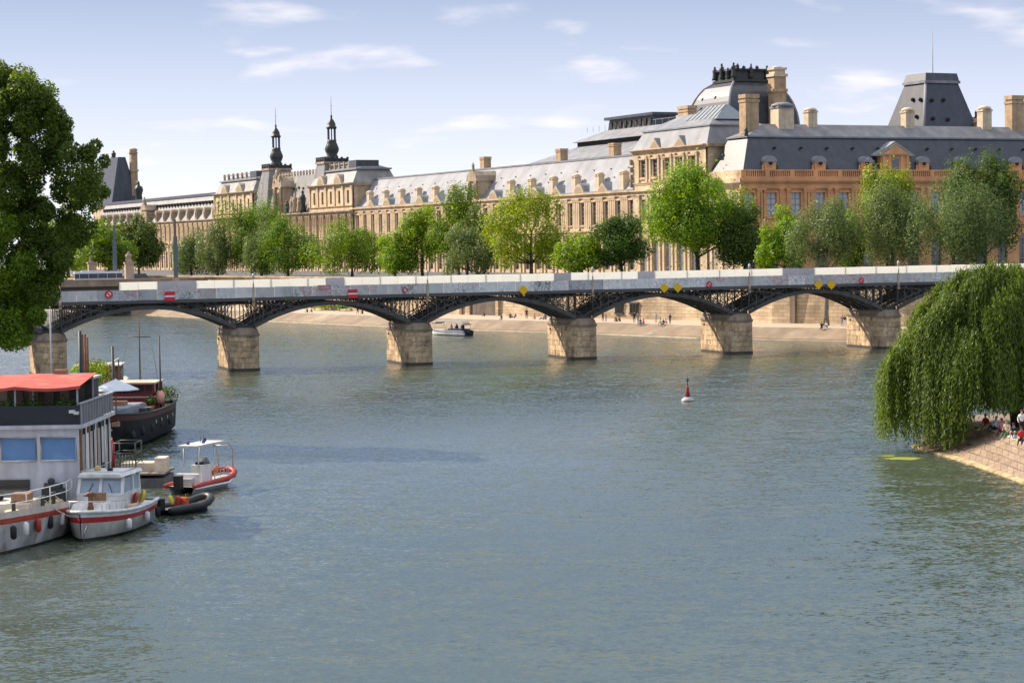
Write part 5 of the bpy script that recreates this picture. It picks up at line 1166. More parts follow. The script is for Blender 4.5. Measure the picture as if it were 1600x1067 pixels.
def bush(par, c, r, n_, seed, mt=None, leaf=.16):
    rs = np.random.RandomState(seed); u = rs.normal(size=(n_, 3)); u /= np.linalg.norm(u, axis=1, keepdims=True); R3 = np.array(r if isinstance(r, tuple) else (r, r, r))
    P = np.array(c)+u*R3*rs.uniform(.3, 1.05, (n_, 1))**.5*(1+.25*np.sin(u[:, :1]*7+seed)); o = obj_from(leaf_mesh('foliage', P, u+rs.normal(size=u.shape)*.5, leaf, mt or PLANTG, .6, rs), 'foliage', par); o['kind'] = 'stuff'; return o
# --- white motor launch
st_ = PZ(131, 845); L_ = 7.2
e = empty('motor_launch', (0, 0, 0), math.atan2(-.99, -.14), 'white motor launch with red stripe and boxy wheelhouse moored beside the houseboat', 'boat')
a_ = e.rotation_euler.z; e.scale = (1.15, 1.22, 1.1); e.location = (st_.x-math.cos(a_)*(L_-.45)*1.15, st_.y-math.sin(a_)*(L_-.45)*1.15, 0)
hm, dk, rg = hull(L_, 2.9, 1.12, [0, 1, 2, 3, 3], sheer=.22, flare=.14, fine=2.6)
hm.build('hull', [WHITE, REDP, mat('launch_hull_paint', (.50, .47, .41), rough=.4, var=.2, scale=1.2, streak=.35, col2=(.26, .2, .14), c2scale=1.4, c2lo=.6, c2hi=.75), mat('wet_hull', (.05, .045, .035), rough=.4)], e)
deck_mesh(dk, -.06).build('deck', mat('launch_deck', (.66, .62, .56), rough=.7, var=.15, scale=3), e)
gw = MB(); gw.tube([(r[0][0], r[0][1], r[0][2]+.03) for r in rg] + [(r[-1][0], r[-1][1], r[-1][2]+.03) for r in reversed(rg)], .085, 6); gw.build('gunwale', WHITE, e)
fd = MB(); fd.frustum((4.4, 6.3, -.85, .85), 1.12, (4.5, 5.9, -.7, .7), 1.62); fd.build('foredeck_box', WHITE, e)
cb = empty('wheelhouse', (0, 0, 0), 0, parent=e)
fz = lambda x0, x1, z0, z1: None
wh = MB(); wh.frustum((1.9, 4.55, -1.05, 1.05), 1.05, (1.9, 4.45, -1.03, 1.03), 1.85); wh.build('wheelhouse_base', WHITE, cb)
fr_ = MB()
for y in (-.98, 0, .98): fr_.bar((4.42, y, 1.85), (4.12, y*.95, 2.72), .13, .13)
for y in (-.98, .98):
    for x in (1.95, 2.9): fr_.bar((x, y, 1.85), (x, y*.95, 2.72), .11, .11)
    fr_.bar((1.9, y, 1.87), (4.42, y, 1.87), .1, .1)
fr_.bar((4.42, -1, 1.88), (4.42, 1, 1.88), .12, .12); fr_.bar((4.13, -.95, 2.68), (4.13, .95, 2.68), .12, .14)
fr_.build('window_frame', WHITE, cb)
for y in (-.49, .49):
    MB().add([(4.40, y-.42, 1.92), (4.40, y+.42, 1.92), (4.14, y*.96+.40, 2.64), (4.14, y*.96-.40, 2.64)], [(0, 1, 2, 3)]).build('windscreen', LTGLASS, cb)
    MB().tube([(4.43, y*1.1, 1.95), (4.3, y*.7, 2.4)], .015, 4).build('wiper', RUBBER, cb)
for y in (-.955, .955):
    for xa, xb in ((2.0, 2.85), (2.95, 4.1)): MB().add([(xa, y*1.01, 1.93), (xb+.12, y*1.01, 1.93), (xb, y*.97, 2.62), (xa, y*.97, 2.62)], [(0, 1, 2, 3)]).build('side_window', LTGLASS, cb)
rfb = MB(); rfb.loft([[(x, -w_, 2.72+h), (x, w_, 2.72+h), (x, w_*.9, 2.86+h), (x, -w_*.9, 2.86+h)] for x, w_, h in ((1.6, 1.05, -.02), (2.6, 1.12, .03), (3.8, 1.12, .03), (4.45, 1.0, -.02))], smooth=False); rfb.build('roof', WHITE, cb)
MB().tube([(2.3, -.95, 2.92), (4.2, -.95, 2.95), (4.3, .95, 2.95), (2.3, .95, 2.92)], .025, 5).build('roof_rail', STEEL, cb)
MB().box(3.5, 3.7, .1, .3, 2.88, 3.05).build('horn', RUBBER, cb); MB().tube([(2.6, -.3, 2.85), (2.6, -.3, 4.3)], [.03, .015], 5).build('aerial', STEEL, cb)
MB().lathe([(.14, 0), (.16, .06), (.1, .22), (.02, .26)], 8, (3.2, -.5, 2.88)).build('search_light', mat('brass', (.5, .36, .14), rough=.4), cb)
# gear on the foredeck
wd = MB(); wd.lathe([(.16, 1.4), (.10, 1.55), (.10, 1.95), (.2, 2.02), (.2, 2.15), (.1, 2.2)], 8, (6.05, .1, 0)); wd.tube([(6.05, -.18, 2.05), (6.05, .36, 2.05)], .07, 6); wd.build('anchor_windlass', mat('rusty_iron', (.16, .08, .05), rough=.7, var=.3, scale=5), e)
MB().box(5.0, 5.35, -.15, .45, 1.62, 2.05).build('locker', WOODB, e)
for k, (x, y) in enumerate(((3.2, -1.25), (2.2, -1.28))):
    MB().lathe([(.22, 0), (.30, .04), (.34, .10), (.30, .16), (.22, .12)], 12, (0, 0, 0)).build('life_ring', ORANGE if k == 0 else mat('yellow_ring', (.62, .48, .08)), e, (x, y*-1, 1.5)).rotation_euler = (1.3, .2, .4)
MB().blob((3.9, 1.2, 1.28), (.5, .22, .12), 7, 0, 3, .4).build('coiled_rope', mat('rope', (.55, .46, .32), rough=.9, var=.3, scale=8), e)
rail([(r[0][0], r[0][1]*.94, r[0][2]) for r in rg[12:17]] + [(r[-1][0], r[-1][1]*.94, r[-1][2]) for r in reversed(rg[12:17])], .5, 0, .02, STEEL, e, 'pulpit_rail')
for x, s in ((5.2, 1), (2.6, 1), (1.0, 1)): fender(e, (x, s*1.5, .35), RUBBER if x < 2 else WHITE, .13, .5)
MB().tube([(6.9, .25, .85), (7.1, .15, .5), (7.0, .1, .05)], .03, 5).build('mooring_chain', STEEL, e)
# --- big houseboat with the red awning, bow towards the bridge we stand on
e = empty('houseboat', (-26.2, 111.5, 0), 0, 'big white houseboat with red awning over its roof terrace', 'boat')
hb = MB(); rings = []
for (y, hw, cx0) in ((11.5, 2.6, 0), (9.5, 3.2, 0), (0, 3.3, 0), (-3, 3.25, 0), (-5.5, 2.7, -.2), (-8, 1.9, -.4), (-10, 1.0, -.6), (-11.5, .12, -.7)):
    zg = 1.55+.25*max(0, -y/11)
    rings.append([(cx0+hw, y, zg+.32), (cx0+hw+.03, y, zg), (cx0+hw*.99, y, zg-.28), (cx0+hw*.93, y, .7), (cx0+hw*.86, y, .12), (cx0+hw*.7, y, -.6), (cx0-hw*.7, y, -.6), (cx0-hw*.86, y, .12), (cx0-hw*.93, y, .7), (cx0-hw*.99, y, zg-.28), (cx0-hw-.03, y, zg), (cx0-hw, y, zg+.32)])
n_ = 12
for r in rings: hb.v += r
mm = [0, 1, 2, 2, 3, 3, 3, 2, 2, 1, 0]
for i in range(len(rings)-1):
    for j in range(n_-1): hb.f.append((i*n_+j, i*n_+j+1, (i+1)*n_+j+1, (i+1)*n_+j)); hb.m.append(mm[j]); hb.sm.append(False)
HBH = mat('houseboat_hull_paint', (.47, .45, .42), rough=.5, var=.25, scale=.9, streak=.4, col2=(.20, .13, .09), c2scale=.9, c2lo=.56, c2hi=.72)
hb.build('hull', [mat('bulwark_paint', (.52, .45, .38), var=.2), mat('red_rubbing_strake', (.45, .06, .035), rough=.5, var=.25, scale=1.5), HBH, mat('wet_hull', (.05, .045, .035))], e)
dkb = MB(); dkb.add([(r[1][0]*1-.0, r[1][1], 1.58) for r in rings] + [(r[-2][0], r[-2][1], 1.58) for r in reversed(rings)], [tuple(range(2*len(rings)))[::-1]]); dkb.build('deck', DECKG, e)
sp = empty('superstructure', (0, 0, 0), 0, parent=e)
GRW = mat('houseboat_wall_paint', (.54, .54, .57), rough=.45, var=.12, scale=1.2, streak=.2, col2=(.36, .31, .27), c2scale=1.1, c2lo=.62, c2hi=.78)
wf = wall_grid([-3.2, 3.2], [1.6, 5.45], [(-2.95, -1.15, 3.75, 4.95), (-.95, .95, 3.75, 4.95), (1.18, 2.98, 3.75, 4.95)], .14); wf.build('front_wall', GRW, sp)
for xa in (-2.95, -.95, 1.18):
    MB().add([(xa, .1, 3.75), (xa+1.85, .1, 3.75), (xa+1.85, .1, 4.95), (xa, .1, 4.95)], [(0, 1, 2, 3)]).build('front_window', BGLASS, sp)
    b = MB(); b.tube([(xa-.02, -.03, 3.73), (xa+1.86, -.03, 3.73), (xa+1.86, -.03, 4.97), (xa-.02, -.03, 4.97), (xa-.02, -.03, 3.73)], .05, 4); b.build('window_frame', WHITE, sp)
MB().box(-3.18, 3.14, .15, 9.0, 1.6, 5.42).build('cabin_body', mat('cabin_panel_paint', (.36, .36, .35), rough=.5, var=.2, streak=.2), sp)
for k in range(8):
    y = .4+1.05*k; MB().box(3.15, 3.26, y, y+.78, 2.6+.2*(k % 3), 5.0).build('side_panel', (GREYH, WHITE, DECKG, GREYH)[k % 4], sp)
    MB().box(3.14, 3.30, y-.16, y-.04, 1.6, 5.3).build('side_post', STEEL_DK if k % 2 else WOODB, sp)
MB().box(-3.35, 3.42, -.18, 9.1, 5.42, 5.62).build('upper_deck', GRW, sp)
tr_ = empty('roof_terrace', (0, 0, 5.62), 0, parent=e)
MB().box(-3.3, 3.3, -.08, -.02, .02, 1.02).build('front_screen', mat('smoked_screen', (.03, .034, .045), rough=.12, spec=.8), tr_)
for k in range(12):
    y = .02+.74*k; MB().box(3.3, 3.35, y+.03, y+.70, .05, 1.02).build('side_screen', mat('grey_screen', (.13, .13, .15), rough=.4, objvar=.15), tr_)
    MB().box(3.27, 3.38, y-.03, y+.03, 0, 1.1).build('screen_post', mat('grey_post', (.35, .35, .37)), tr_)
MB().box(3.24, 3.42, -.1, 9, 1.08, 1.15).build('top_rail', mat('grey_post', (.35, .35, .37)), tr_)
for k in range(4): b_ = MB().box(-3.0+1.55*k, -1.6+1.55*k, .15, .6, 0, .55).build('planter', WOODB, tr_); bush(b_, (-2.3+1.55*k, .38, .95), (.75, .35, .5), 420, 200+k)
aw = MB(); n1_, n2_ = 9, 5; vs = []
for i in range(n1_):
    for j in range(n2_):
        x = -3.6+6.9*i/(n1_-1); y = .1+4.6*j/(n2_-1); vs.append((x, y, 2.05+.42*(j/(n2_-1))-.13*math.sin(math.pi*((i*2/(n1_-1)) % 1))*(1-j/(n2_-1)*.6)))
aw.add(vs+[(x, y, z-.03) for x, y, z in vs], [(i*n2_+j, (i+1)*n2_+j, (i+1)*n2_+j+1, i*n2_+j+1) for i in range(n1_-1) for j in range(n2_-1)]+[(45+i*n2_+j, 45+i*n2_+j+1, 45+(i+1)*n2_+j+1, 45+(i+1)*n2_+j) for i in range(n1_-1) for j in range(n2_-1)], 0, True)
aw.add([(vs[i*n2_][0], vs[i*n2_][1]-.005, vs[i*n2_][2]-d) for d in (0, .16) for i in range(n1_)], [(i, i+1, n1_+i+1, n1_+i) for i in range(n1_-1)])
aw.build('awning', AWN, tr_)
for x in (-3.4, -.2, 3.1):
    for y in (.3, 4.5): MB().box(x-.04, x+.04, y-.04, y+.04, 0, 2.0+(.4 if y > 1 else 0)).build('awning_post', mat('grey_post', (.35, .35, .37)), tr_)
MB().box(-3.2, 3.0, 4.7, 6.6, 0, 2.1).build('deckhouse', mat('dark_deckhouse', (.06, .055, .05), var=.3, scale=2), tr_)
for k in range(7): MB().box(-3.0+.85*k, -2.5+.85*k, 4.62, 4.72, .3, 1.95).build('deckhouse_panel', mat('deckhouse_panel_paint', (.12, .11, .09), objvar=.4), tr_)
MB().box(-3.3, 3.1, 4.6, 7.2, 2.1, 2.22).build('deckhouse_roof', DECKG, tr_)
MB().box(-.6, 2.6, 5.0, 6.8, 2.22, 2.34).build('solar_panel', mat('solar_blue', (.18, .28, .36), rough=.2), tr_)
MB().box(.9, 1.6, 4.7, 5.3, 2.3, 2.65).build('roof_crate', WOODB, tr_)
fl_ = MB().box(2.75, 3.05, -.28, -.08, .62, .78).box(3.0, 3.25, -.30, -.1, .55, .7).build('flood_light', WHITE, tr_)
# bench, winch and rails on the bow deck
bn = MB().box(-3.0, .55, -.45, -.05, 2.25, 2.32).box(-3.0, .55, -.12, -.05, 2.35, 2.75); [bn.box(x-.04, x+.04, -.42, -.08, 1.6, 2.26) for x in (-2.9, -1.2, .45)]
bn.build('bench', mat('bench_slats', (.07, .065, .055), rough=.7), e)
wn = MB().lathe([(.3, 0), (.3, .9)], 10).build('winch', mat('winch_iron', (.05, .05, .05), rough=.6), e, (1.4, -.4, 2.3)); wn.rotation_euler = (0, math.pi/2, 0)
MB().box(1.3, 2.5, -.75, -.1, 1.6, 2.3).build('winch_frame', STEEL_DK, e); MB().lathe([(.16, 2.5), (.2, 2.75), (.08, 2.85)], 8, (1.75, -.4, 0)).build('ship_bell', STEEL_DK, e)
MB().box(-3.1, 1.6, -5.0, -2.2, 1.6, 2.05).build('hatch_trunk', mat('hatch_paint', (.52, .47, .40), var=.2, scale=1.5), e)
MB().lathe([(.55, 0), (.62, .1), (.62, .26), (.5, .3), (.3, .1)], 14, (-.7, -3.3, 2.05)).build('tyre_fender', RUBBER, e)
MB().box(-.9, .3, -7.2, -6.4, 1.6, 2.1).build('deck_locker', WHITE, e)
for x, y in ((2.5, -3.4), (2.3, -5.0), (1.3, -7.0), (-.9, -9.4)): MB().lathe([(.12, 1.55), (.10, 2.3), (.17, 2.34), (.15, 2.45)], 8, (x, y, 0)).build('bollard', STEEL_DK, e)
rail([(2.95, -1.0, 1.9), (3.0, -2.6, 1.9), (2.6, -4.6, 1.9), (1.9, -6.8, 1.9), (.8, -9.0, 1.95), (-.5, -10.9, 2.0)], .95, 1, .028, WHITE, e, 'bow_rail')
rail([(3.3, .2, 1.9), (3.3, 2.5, 1.9), (3.3, 5, 1.9), (3.3, 8, 1.9)], .95, 1, .028, STEEL, e, 'side_rail')
for k, y in enumerate((1.0, 4.0, 7.0)): MB().lathe([(.2, 0), (.34, .12), (.34, .24), (.2, .36), (.12, .18)], 12, (0, 0, 0)).build('tyre_fender', RUBBER, e, (3.55, y, .9)).rotation_euler = (0, math.pi/2, 0)
ROPE = mat('rope', (.55, .46, .32), rough=.9, var=.3, scale=8)
rn = random.Random(8)
for k, (x, y) in enumerate(((-1.6, -6.0), (.9, -5.6), (2.2, -1.4))): MB().lathe([(.2, 0), (.38, .04), (.40, .14), (.30, .22), (.18, .14)], 12, (x, y, 1.6)).build('coiled_rope', ROPE, e)
for k, (a, b) in enumerate((((2.3, -5.0, 2.3), (4.6, -3.2, 1.2)), ((2.5, -3.4, 2.3), (4.9, -1.2, 1.3)))):
    a = Vector(a); b = Vector(b); MB().tube([a.lerp(b, t)+Vector((0, 0, -.5*math.sin(math.pi*t))) for t in [i/8 for i in range(9)]], .028, 5).build('mooring_rope', ROPE, e)
for k in range(5): MB().lathe([(.05, 0), (.16, .1), (.16, .6), (.05, .7)], 8).build('fender', (WHITE, RUBBER, ORANGE)[k % 3], e, (2.95-.35*k*.9, -3.6-1.3*k, .75))
MB().box(.6, 1.5, -4.6, -3.6, 2.05, 2.5).build('deck_crate', WOODB, e); MB().box(-2.6, -1.7, -4.4, -3.2, 2.05, 2.45).build('deck_crate', STEEL_DK, e)
for k in range(3): MB().tube([(3.36, .8+2.6*k, 1.9), (3.40, .9+2.6*k, 5.6)], .03, 5).build('stanchion', WHITE, sp)
for k in range(4): c_ = MB().box(-2.4+1.3*k, -1.9+1.3*k, 1.5, 2.0, .4, .46).box(-2.4+1.3*k, -1.9+1.3*k, 1.95, 2.0, .46, .95).build('terrace_chair', STEEL_DK, tr_)
# --- pontoon beside the houseboat with gangway cage and red cylinders
pp = PZ(245, 757); e = empty('mooring_pontoon', (pp.x-1.0, pp.y+.5, 0), 0, 'flat steel mooring pontoon with caged gangway beside the houseboat', 'pontoon')
MB().box(-2.0, 1.7, -1.9, 1.9, -.4, .55).build('float', mat('pontoon_paint', (.13, .13, .13), var=.2, streak=.2), e); MB().box(-2.05, 1.75, -1.95, 1.95, .75, .85).build('pontoon_deck', mat('pontoon_deck_wood', (.15, .13, .11), var=.2, scale=2), e)
cg = MB()
for x in (-1.5, -.1):
    for y in (-1.6, .6): cg.tube([(x, y, .85), (x, y, 2.75)], .045, 5)
    for z in (1.5, 2.1, 2.75): cg.tube([(x, -1.6, z), (x, .6, z)], .035, 5)
for y in (-1.6, .6):
    for z in (2.1, 2.75): cg.tube([(-1.5, y, z), (-.1, y, z)], .035, 5)
for k in range(8): cg.tube([(-1.5+.2*k, -1.6, .85), (-1.5+.2*k, -1.6, 2.1)], .022, 4)
cg.build('gangway_cage', STEEL_DK, e)
MB().box(-1.3, 1.5, -.2, 1.3, .85, 1.35).build('deck_box', mat('beige_box_paint', (.60, .52, .40), var=.1), e)
MB().box(1.0, 1.7, -1.2, .2, .85, 1.75).build('canvas_bag', mat('pale_canvas', (.66, .56, .44), var=.15, bump=.4), e)
for k in range(6): MB().lathe([(.02, 0), (.17, .05), (.17, 1.35+.25*(k % 2)), (.07, 1.55+.25*(k % 2)), (.02, 1.75+.25*(k % 2))], 10).build('gas_cylinder', REDP, e, (-2.95+.4*(k % 3), 1.1+.45*(k//3), .85))
MB().box(-3.2, -2.2, .9, 1.9, -.4, .85).build('side_float', STEEL_DK, e)
# --- orange rigid inflatable
def inflatable(name, p_st, p_bow, r, beam, tube_m, hull_m, label, zt):
    L_ = (p_bow-p_st).length; e = empty(name, (p_st.x, p_st.y, 0), math.atan2(p_bow.y-p_st.y, p_bow.x-p_st.x), label, 'boat')
    b2 = beam/2
    pts = []
    for s in (1,):
        for i in range(8): u = i/7; pts.append((L_*.72*u-.3, b2, zt+.04*u))
        for i in range(1, 8): t = math.pi*i/8; pts.append((L_*.72-.3+(L_*.28+.3)*math.sin(t)**.8, b2*math.cos(t), zt+.42*math.sin(t)))
        for i in range(8): u = 1-i/7; pts.append((L_*.72*u-.3, -b2, zt+.04*u))
    MB().tube(pts, [r*.55]+[r]*(len(pts)-2)+[r*.55], 8).build('inflatable_tube', tube_m, e)
    rings = []
    for i in range(9):
        u = i/8; x = L_*.98*u; w_ = b2*(1-max(0, (u-.55)/.45)**2)*.9+.02; z = zt+.25*max(0, u-.6)
        rings.append([(x, w_, z-.05), (x, w_*.75, -.05+.3*max(0, u-.7)), (x, 0, -.3+.6*max(0, u-.7)), (x, -w_*.75, -.05+.3*max(0, u-.7)), (x, -w_, z-.05)])
    MB().loft(rings, closed=False, smooth=True).build('rigid_hull', hull_m, e)
    MB().add([(0, b2*.9, zt-.02), (0, -b2*.9, zt-.02), (L_*.75, -b2*.85, zt), (L_*.97, 0, zt+.1), (L_*.75, b2*.85, zt)], [(0, 1, 2, 3, 4)]).build('floor', DECKG, e)
    return e, L_
p1, p2 = PZ(283, 772), PZ(357, 754)
e, L_ = inflatable('rescue_inflatable', p1, p2, .18, 2.0, ORANGE, WHITE, 'orange and white inflatable boat with tall canopy frame', .48)
MB().tube([(-.2, 1.06, .36), (L_*.6, 1.33, .34), (L_*.86, .9, .5), (L_*1.02, .0, .72), (L_*.86, -.9, .5), (L_*.6, -1.33, .34), (-.2, -1.06, .36)], .07, 5).build('rubbing_band', WHITE, e)
cs = MB().frustum((L_*.30, L_*.52, -.45, .45), .48, (L_*.33, L_*.50, -.4, .4), 1.55).build('console', WHITE, e); MB().add([(L_*.5, -.4, 1.55), (L_*.5, .4, 1.55), (L_*.43, .38, 2.0), (L_*.43, -.38, 2.0)], [(0, 1, 2, 3)]).build('windscreen', LTGLASS, cs)
MB().box(L_*.36, L_*.42, -.2, .2, 1.55, 1.72).build('instrument_pod', RUBBER, cs)
tt = MB()
for x in (.22, .55):
    for y in (-.5, .5): tt.tube([(L_*x, y, .5), (L_*x, y, 2.75)], .04, 5)
tt.build('canopy_frame', STEEL, e); MB().box(L_*.14, L_*.72, -.65, .65, 2.75, 2.86).build('canopy', mat('canopy_paint', (.58, .55, .50)), e)
for k, (x, y) in enumerate(((.25, .3), (.42, -.2), (.6, .3))): MB().lathe([(.1, 0), (.12, .1), (.05, .22)], 8, (L_*x, y, 2.86)).build('roof_lamp', mat('blue_lamp', (.05, .08, .25)) if k < 2 else RUBBER, e)
for x in (.45, .52): MB().tube([(L_*x, .1, 2.8), (L_*x, .1, 3.35)], .02, 4).build('aerial', STEEL_DK, e)
ar = MB()
for y in (-.55, .55): ar.tube([(L_*.72, y, 2.8), (L_*.84, y, 2.65), (L_*.93, y, 2.2), (L_*.95, y*.9, .8)], .035, 5)
ar.tube([(L_*.88, -.55, 2.45), (L_*.88, .55, 2.45)], .03, 5); ar.build('bow_arch', STEEL, e)
rail([(L_*.58, .8, .7), (L_*.66, .8, .72), (L_*.74, .75, .76), (L_*.82, .6, .82)], .42, 0, .018, STEEL, e, 'hand_rail'); rail([(L_*.58, -.8, .7), (L_*.66, -.8, .72), (L_*.74, -.75, .76), (L_*.82, -.6, .82)], .42, 0, .018, STEEL, e, 'hand_rail')
MB().lathe([(.16, 0), (.25, .05), (.25, .12), (.16, .16)], 12).build('life_ring', mat('pale_orange_ring', (.62, .25, .14)), e, (L_*.56, -.5, 1.15)).rotation_euler = (math.pi/2, 0, 0)
ob = MB().box(-.55, -.1, -.22, .22, .35, 1.15).box(-.45, -.2, -.12, .12, -.4, .4).build('outboard_motor', RUBBER, e); MB().box(.3, .9, -.5, .5, .5, .9).build('seat', GREYH, e)
MB().box(L_*.12, L_*.18, -.75, .75, .5, 1.15).build('stern_arch', WHITE, e)
p1, p2 = PZ(256, 805), PZ(312, 797)
e, L_ = inflatable('dark_dinghy', p1, p2+Vector((.4, .6, 0)), .22, 1.55, mat('black_tube', (.03, .03, .03), rough=.45, var=.2), mat('dark_hull', (.03, .03, .028)), 'small black inflatable dinghy with orange gear aboard', .34)
MB().lathe([(.02, 0), (.17, .04), (.17, .5), (.08, .6)], 8, (L_*.35, .1, .36)).build('fuel_drum', ORANGE, e); MB().lathe([(.12, 0), (.28, .05), (.28, .14), (.12, .18)], 12).build('life_ring', mat('yellow_ring', (.62, .48, .08)), e, (L_*.22, .3, .75)).rotation_euler = (1.2, 0, .5)
MB().box(L_*.4, L_*.48, -.3, .3, .36, .85).build('seat', mat('orange_cover', (.55, .10, .03)), e); MB().tube([(L_*.55, .2, .35), (L_*.55, .2, 1.0), (L_*.6, .2, 1.0)], .03, 5).build('tiller_post', WOODB, e)
MB().box(-.4, -.05, -.18, .18, .3, .95).build('outboard_motor', RUBBER, e)
# --- black barge
e = empty('black_barge', (0, 0, 0), 0, 'black Dutch-style barge with red wheelhouse and grey parasol', 'boat')
LB = 24.; hx, hy = -31.0, 151.5; e.rotation_euler = (0, 0, math.radians(-92)); a_ = e.rotation_euler.z; e.location = (hx-math.cos(a_)*LB, hy-math.sin(a_)*LB, 0)
hm, dk, rg = hull(LB, 5.7, 2.35, [0, 1, 1, 1, 1], sheer=.32, flare=.06, ns=22, fine=5., stern=.75, draft=.6)
hm.build('hull', [mat('maroon_band', (.07, .012, .01), rough=.5, var=.2), BLACKP], e); deck_mesh(dk, -.25).build('deck', mat('barge_deck', (.07, .06, .055), var=.2), e)
MB().tube([(r[0][0], r[0][1], r[0][2]+.02) for r in rg] + [(r[-1][0], r[-1][1], r[-1][2]+.02) for r in reversed(rg)], .09, 5).build('rubbing_rail', mat('rail_paint', (.05, .05, .045)), e)
an = MB().bar((23.2, 1.4, 2.1), (23.9, .9, 1.3), .12).bar((23.75, 1.1, 1.2), (23.3, 1.7, 1.35), .1).bar((23.1, 1.4, 2.1), (22.9, 1.9, 1.85), .12).build('anchor', mat('galvanised', (.42, .42, .42), rough=.5), e)
ht = MB().frustum((8.4, 18.4, -1.7, 1.7), 2.0, (8.6, 18.0, -1.4, 1.4), 2.8).build('cargo_hatch', mat('hatch_grey', (.16, .16, .17), rough=.5, var=.2), e)
for k in range(4): MB().box(9+2.3*k, 10.8+2.3*k, -1.3, 1.3, 2.8, 2.88).build('hatch_board', mat('hatch_board_paint', (.26, .28, .31), rough=.35, objvar=.3), ht)
MB().box(11.5, 12.7, -.5, .6, 2.88, 3.2).build('skylight_box', WOODB, ht)
wh = empty('wheelhouse', (0, 0, 0), 0, parent=e)
MB().box(2.6, 7.0, -1.7, 1.7, 1.9, 3.2).build('lower_house', mat('barge_red_paint', (.20, .015, .012), rough=.4), wh)
f_ = wall_grid([-1.6, 1.6], [3.2, 4.2], [(-1.5+.62*k, -.96+.62*k, 3.4, 4.05) for k in range(5)], .1).build('wheelhouse_front', mat('dark_red_paint', (.22, .02, .018), rough=.4), wh, (6.6, 0, 0), math.pi/2)
MB().box(3.2, 6.45, -1.55, 1.55, 3.2, 4.15).build('wheelhouse_inside', mat('cabin_dark_glass', (.03, .03, .035), rough=.1, spec=.8), wh); MB().box(2.9, 6.9, -1.8, 1.8, 4.18, 4.3).build('wheelhouse_roof', mat('cream_roof', (.5, .42, .32)), wh)
for y in (-1.6, 1.6):
    for x in (3.2, 4.8, 6.5): MB().box(x-.07, x+.07, y-.05, y+.05, 3.2, 4.2).build('window_post', mat('barge_red_paint', (.20, .015, .012)), wh)
MB().box(2.8, 7.04, -1.74, 1.74, 3.1, 3.2).build('trim_line', mat('cream_trim', (.55, .42, .36)), wh)
MB().blob((5.5, 1.9, 3.0), (.9, .4, .6), 7, 0, 4, .2).build('folded_tarp', mat('salmon_tarp', (.62, .30, .22), var=.2), e)
MB().box(7.2, 8.6, -1.2, 1.2, 2.0, 2.7).build('engine_casing', STEEL_DK, e)
for k, (x, y, z1, cr) in enumerate(((3.0, -.2, 9.2, 1), (5.2, 1.9, 8.0, 0))):
    ms = MB().tube([(x, y, 2), (x, y, z1)], [.09, .05], 6).build('mast', mat('mast_paint', (.10, .08, .06)), e)
    if cr: MB().tube([(x, y-.9, z1-1.4), (x, y+.9, z1-1.4)], .04, 5).build('crosstree', STEEL_DK, ms); MB().tube([(x, y-.9, z1-1.4), (x+1, y-1.9, 3)], .015, 4).build('stay', STEEL_DK, ms); MB().tube([(x, y+.9, z1-1.4), (x+1, y+1.9, 3)], .015, 4).build('stay', STEEL_DK, ms)
for k, (x, y) in enumerate(((1.0, 2.0), (.6, 1.0), (1.6, 1.4))): bush(e, (x, y, 2.9), (.7, .6, .7), 300, 300+k)
ps = MB().tube([(17.4, 1.0, 2.1), (17.4, 1.0, 4.9)], .05, 6).build('parasol_pole', WOODB, e)
MB().lathe([(1.78, 4.42), (1.72, 4.50), (.9, 4.88), (.1, 5.2), (.02, 5.28)], 8, (17.4, 1.0, 0), smooth=False).build('parasol_canopy', CANVAS, ps)
for k in range(3): c_ = MB().box(19.4+.9*k, 19.9+.9*k, .6, 1.1, 2.0, 2.5).box(19.4+.9*k, 19.47+.9*k, .6, 1.1, 2.5, 3.0).build('deck_chair', WOODB if k % 2 else WHITE, e)
MB().lathe([(.6, 2.9), (.62, 2.96)], 10, (19.6, -.6, 0)).lathe([(.06, 2.1), (.05, 2.9)], 6, (19.6, -.6, 0)).build('deck_table', WHITE, e)
rail([(23.2, -1.2, 2.6), (22.2, -1.9, 2.5), (20, -2.3, 2.35), (18, -2.4, 2.2)], .6, 0, .02, STEEL_DK, e)
rn = random.Random(21)      # deck gear
for k in range(9):
    x, y = rn.uniform(8, 22), rn.choice((-1, 1))*rn.uniform(1.75, 2.1); h = rn.uniform(.3, .8)
    MB().box(x-.3, x+.3, y-.25, y+.25, 2.05, 2.05+h).build('deck_crate', (WOODB, STEEL_DK, REDP, GREYH, WHITE)[k % 5], e)
for k in range(5): MB().lathe([(.2, 0), (.34, .1), (.34, .22), (.2, .3), (.14, .15)], 10).build('tyre_fender', RUBBER, e, (6+3.4*k, 2.86, 1.2)).rotation_euler = (math.pi/2, 0, 0)
for k, (x, y) in enumerate(((7.6, 1.6), (15.2, -1.6), (21.3, .2))): pt_ = MB().lathe([(.22, 2.1), (.28, 2.5)], 8, (x, y, 0)).build('flower_pot', WOODB, e); bush(pt_, (x, y, 2.85), (.45, .45, .45), 200, 320+k)
for k in range(4): MB().lathe([(.16, 0), (.16, .05)], 10).build('porthole', mat('porthole_brass', (.3, .27, .2), rough=.3), e, (5+2.2*k, 2.78, 1.55)).rotation_euler = (-math.pi/2, 0, 0)
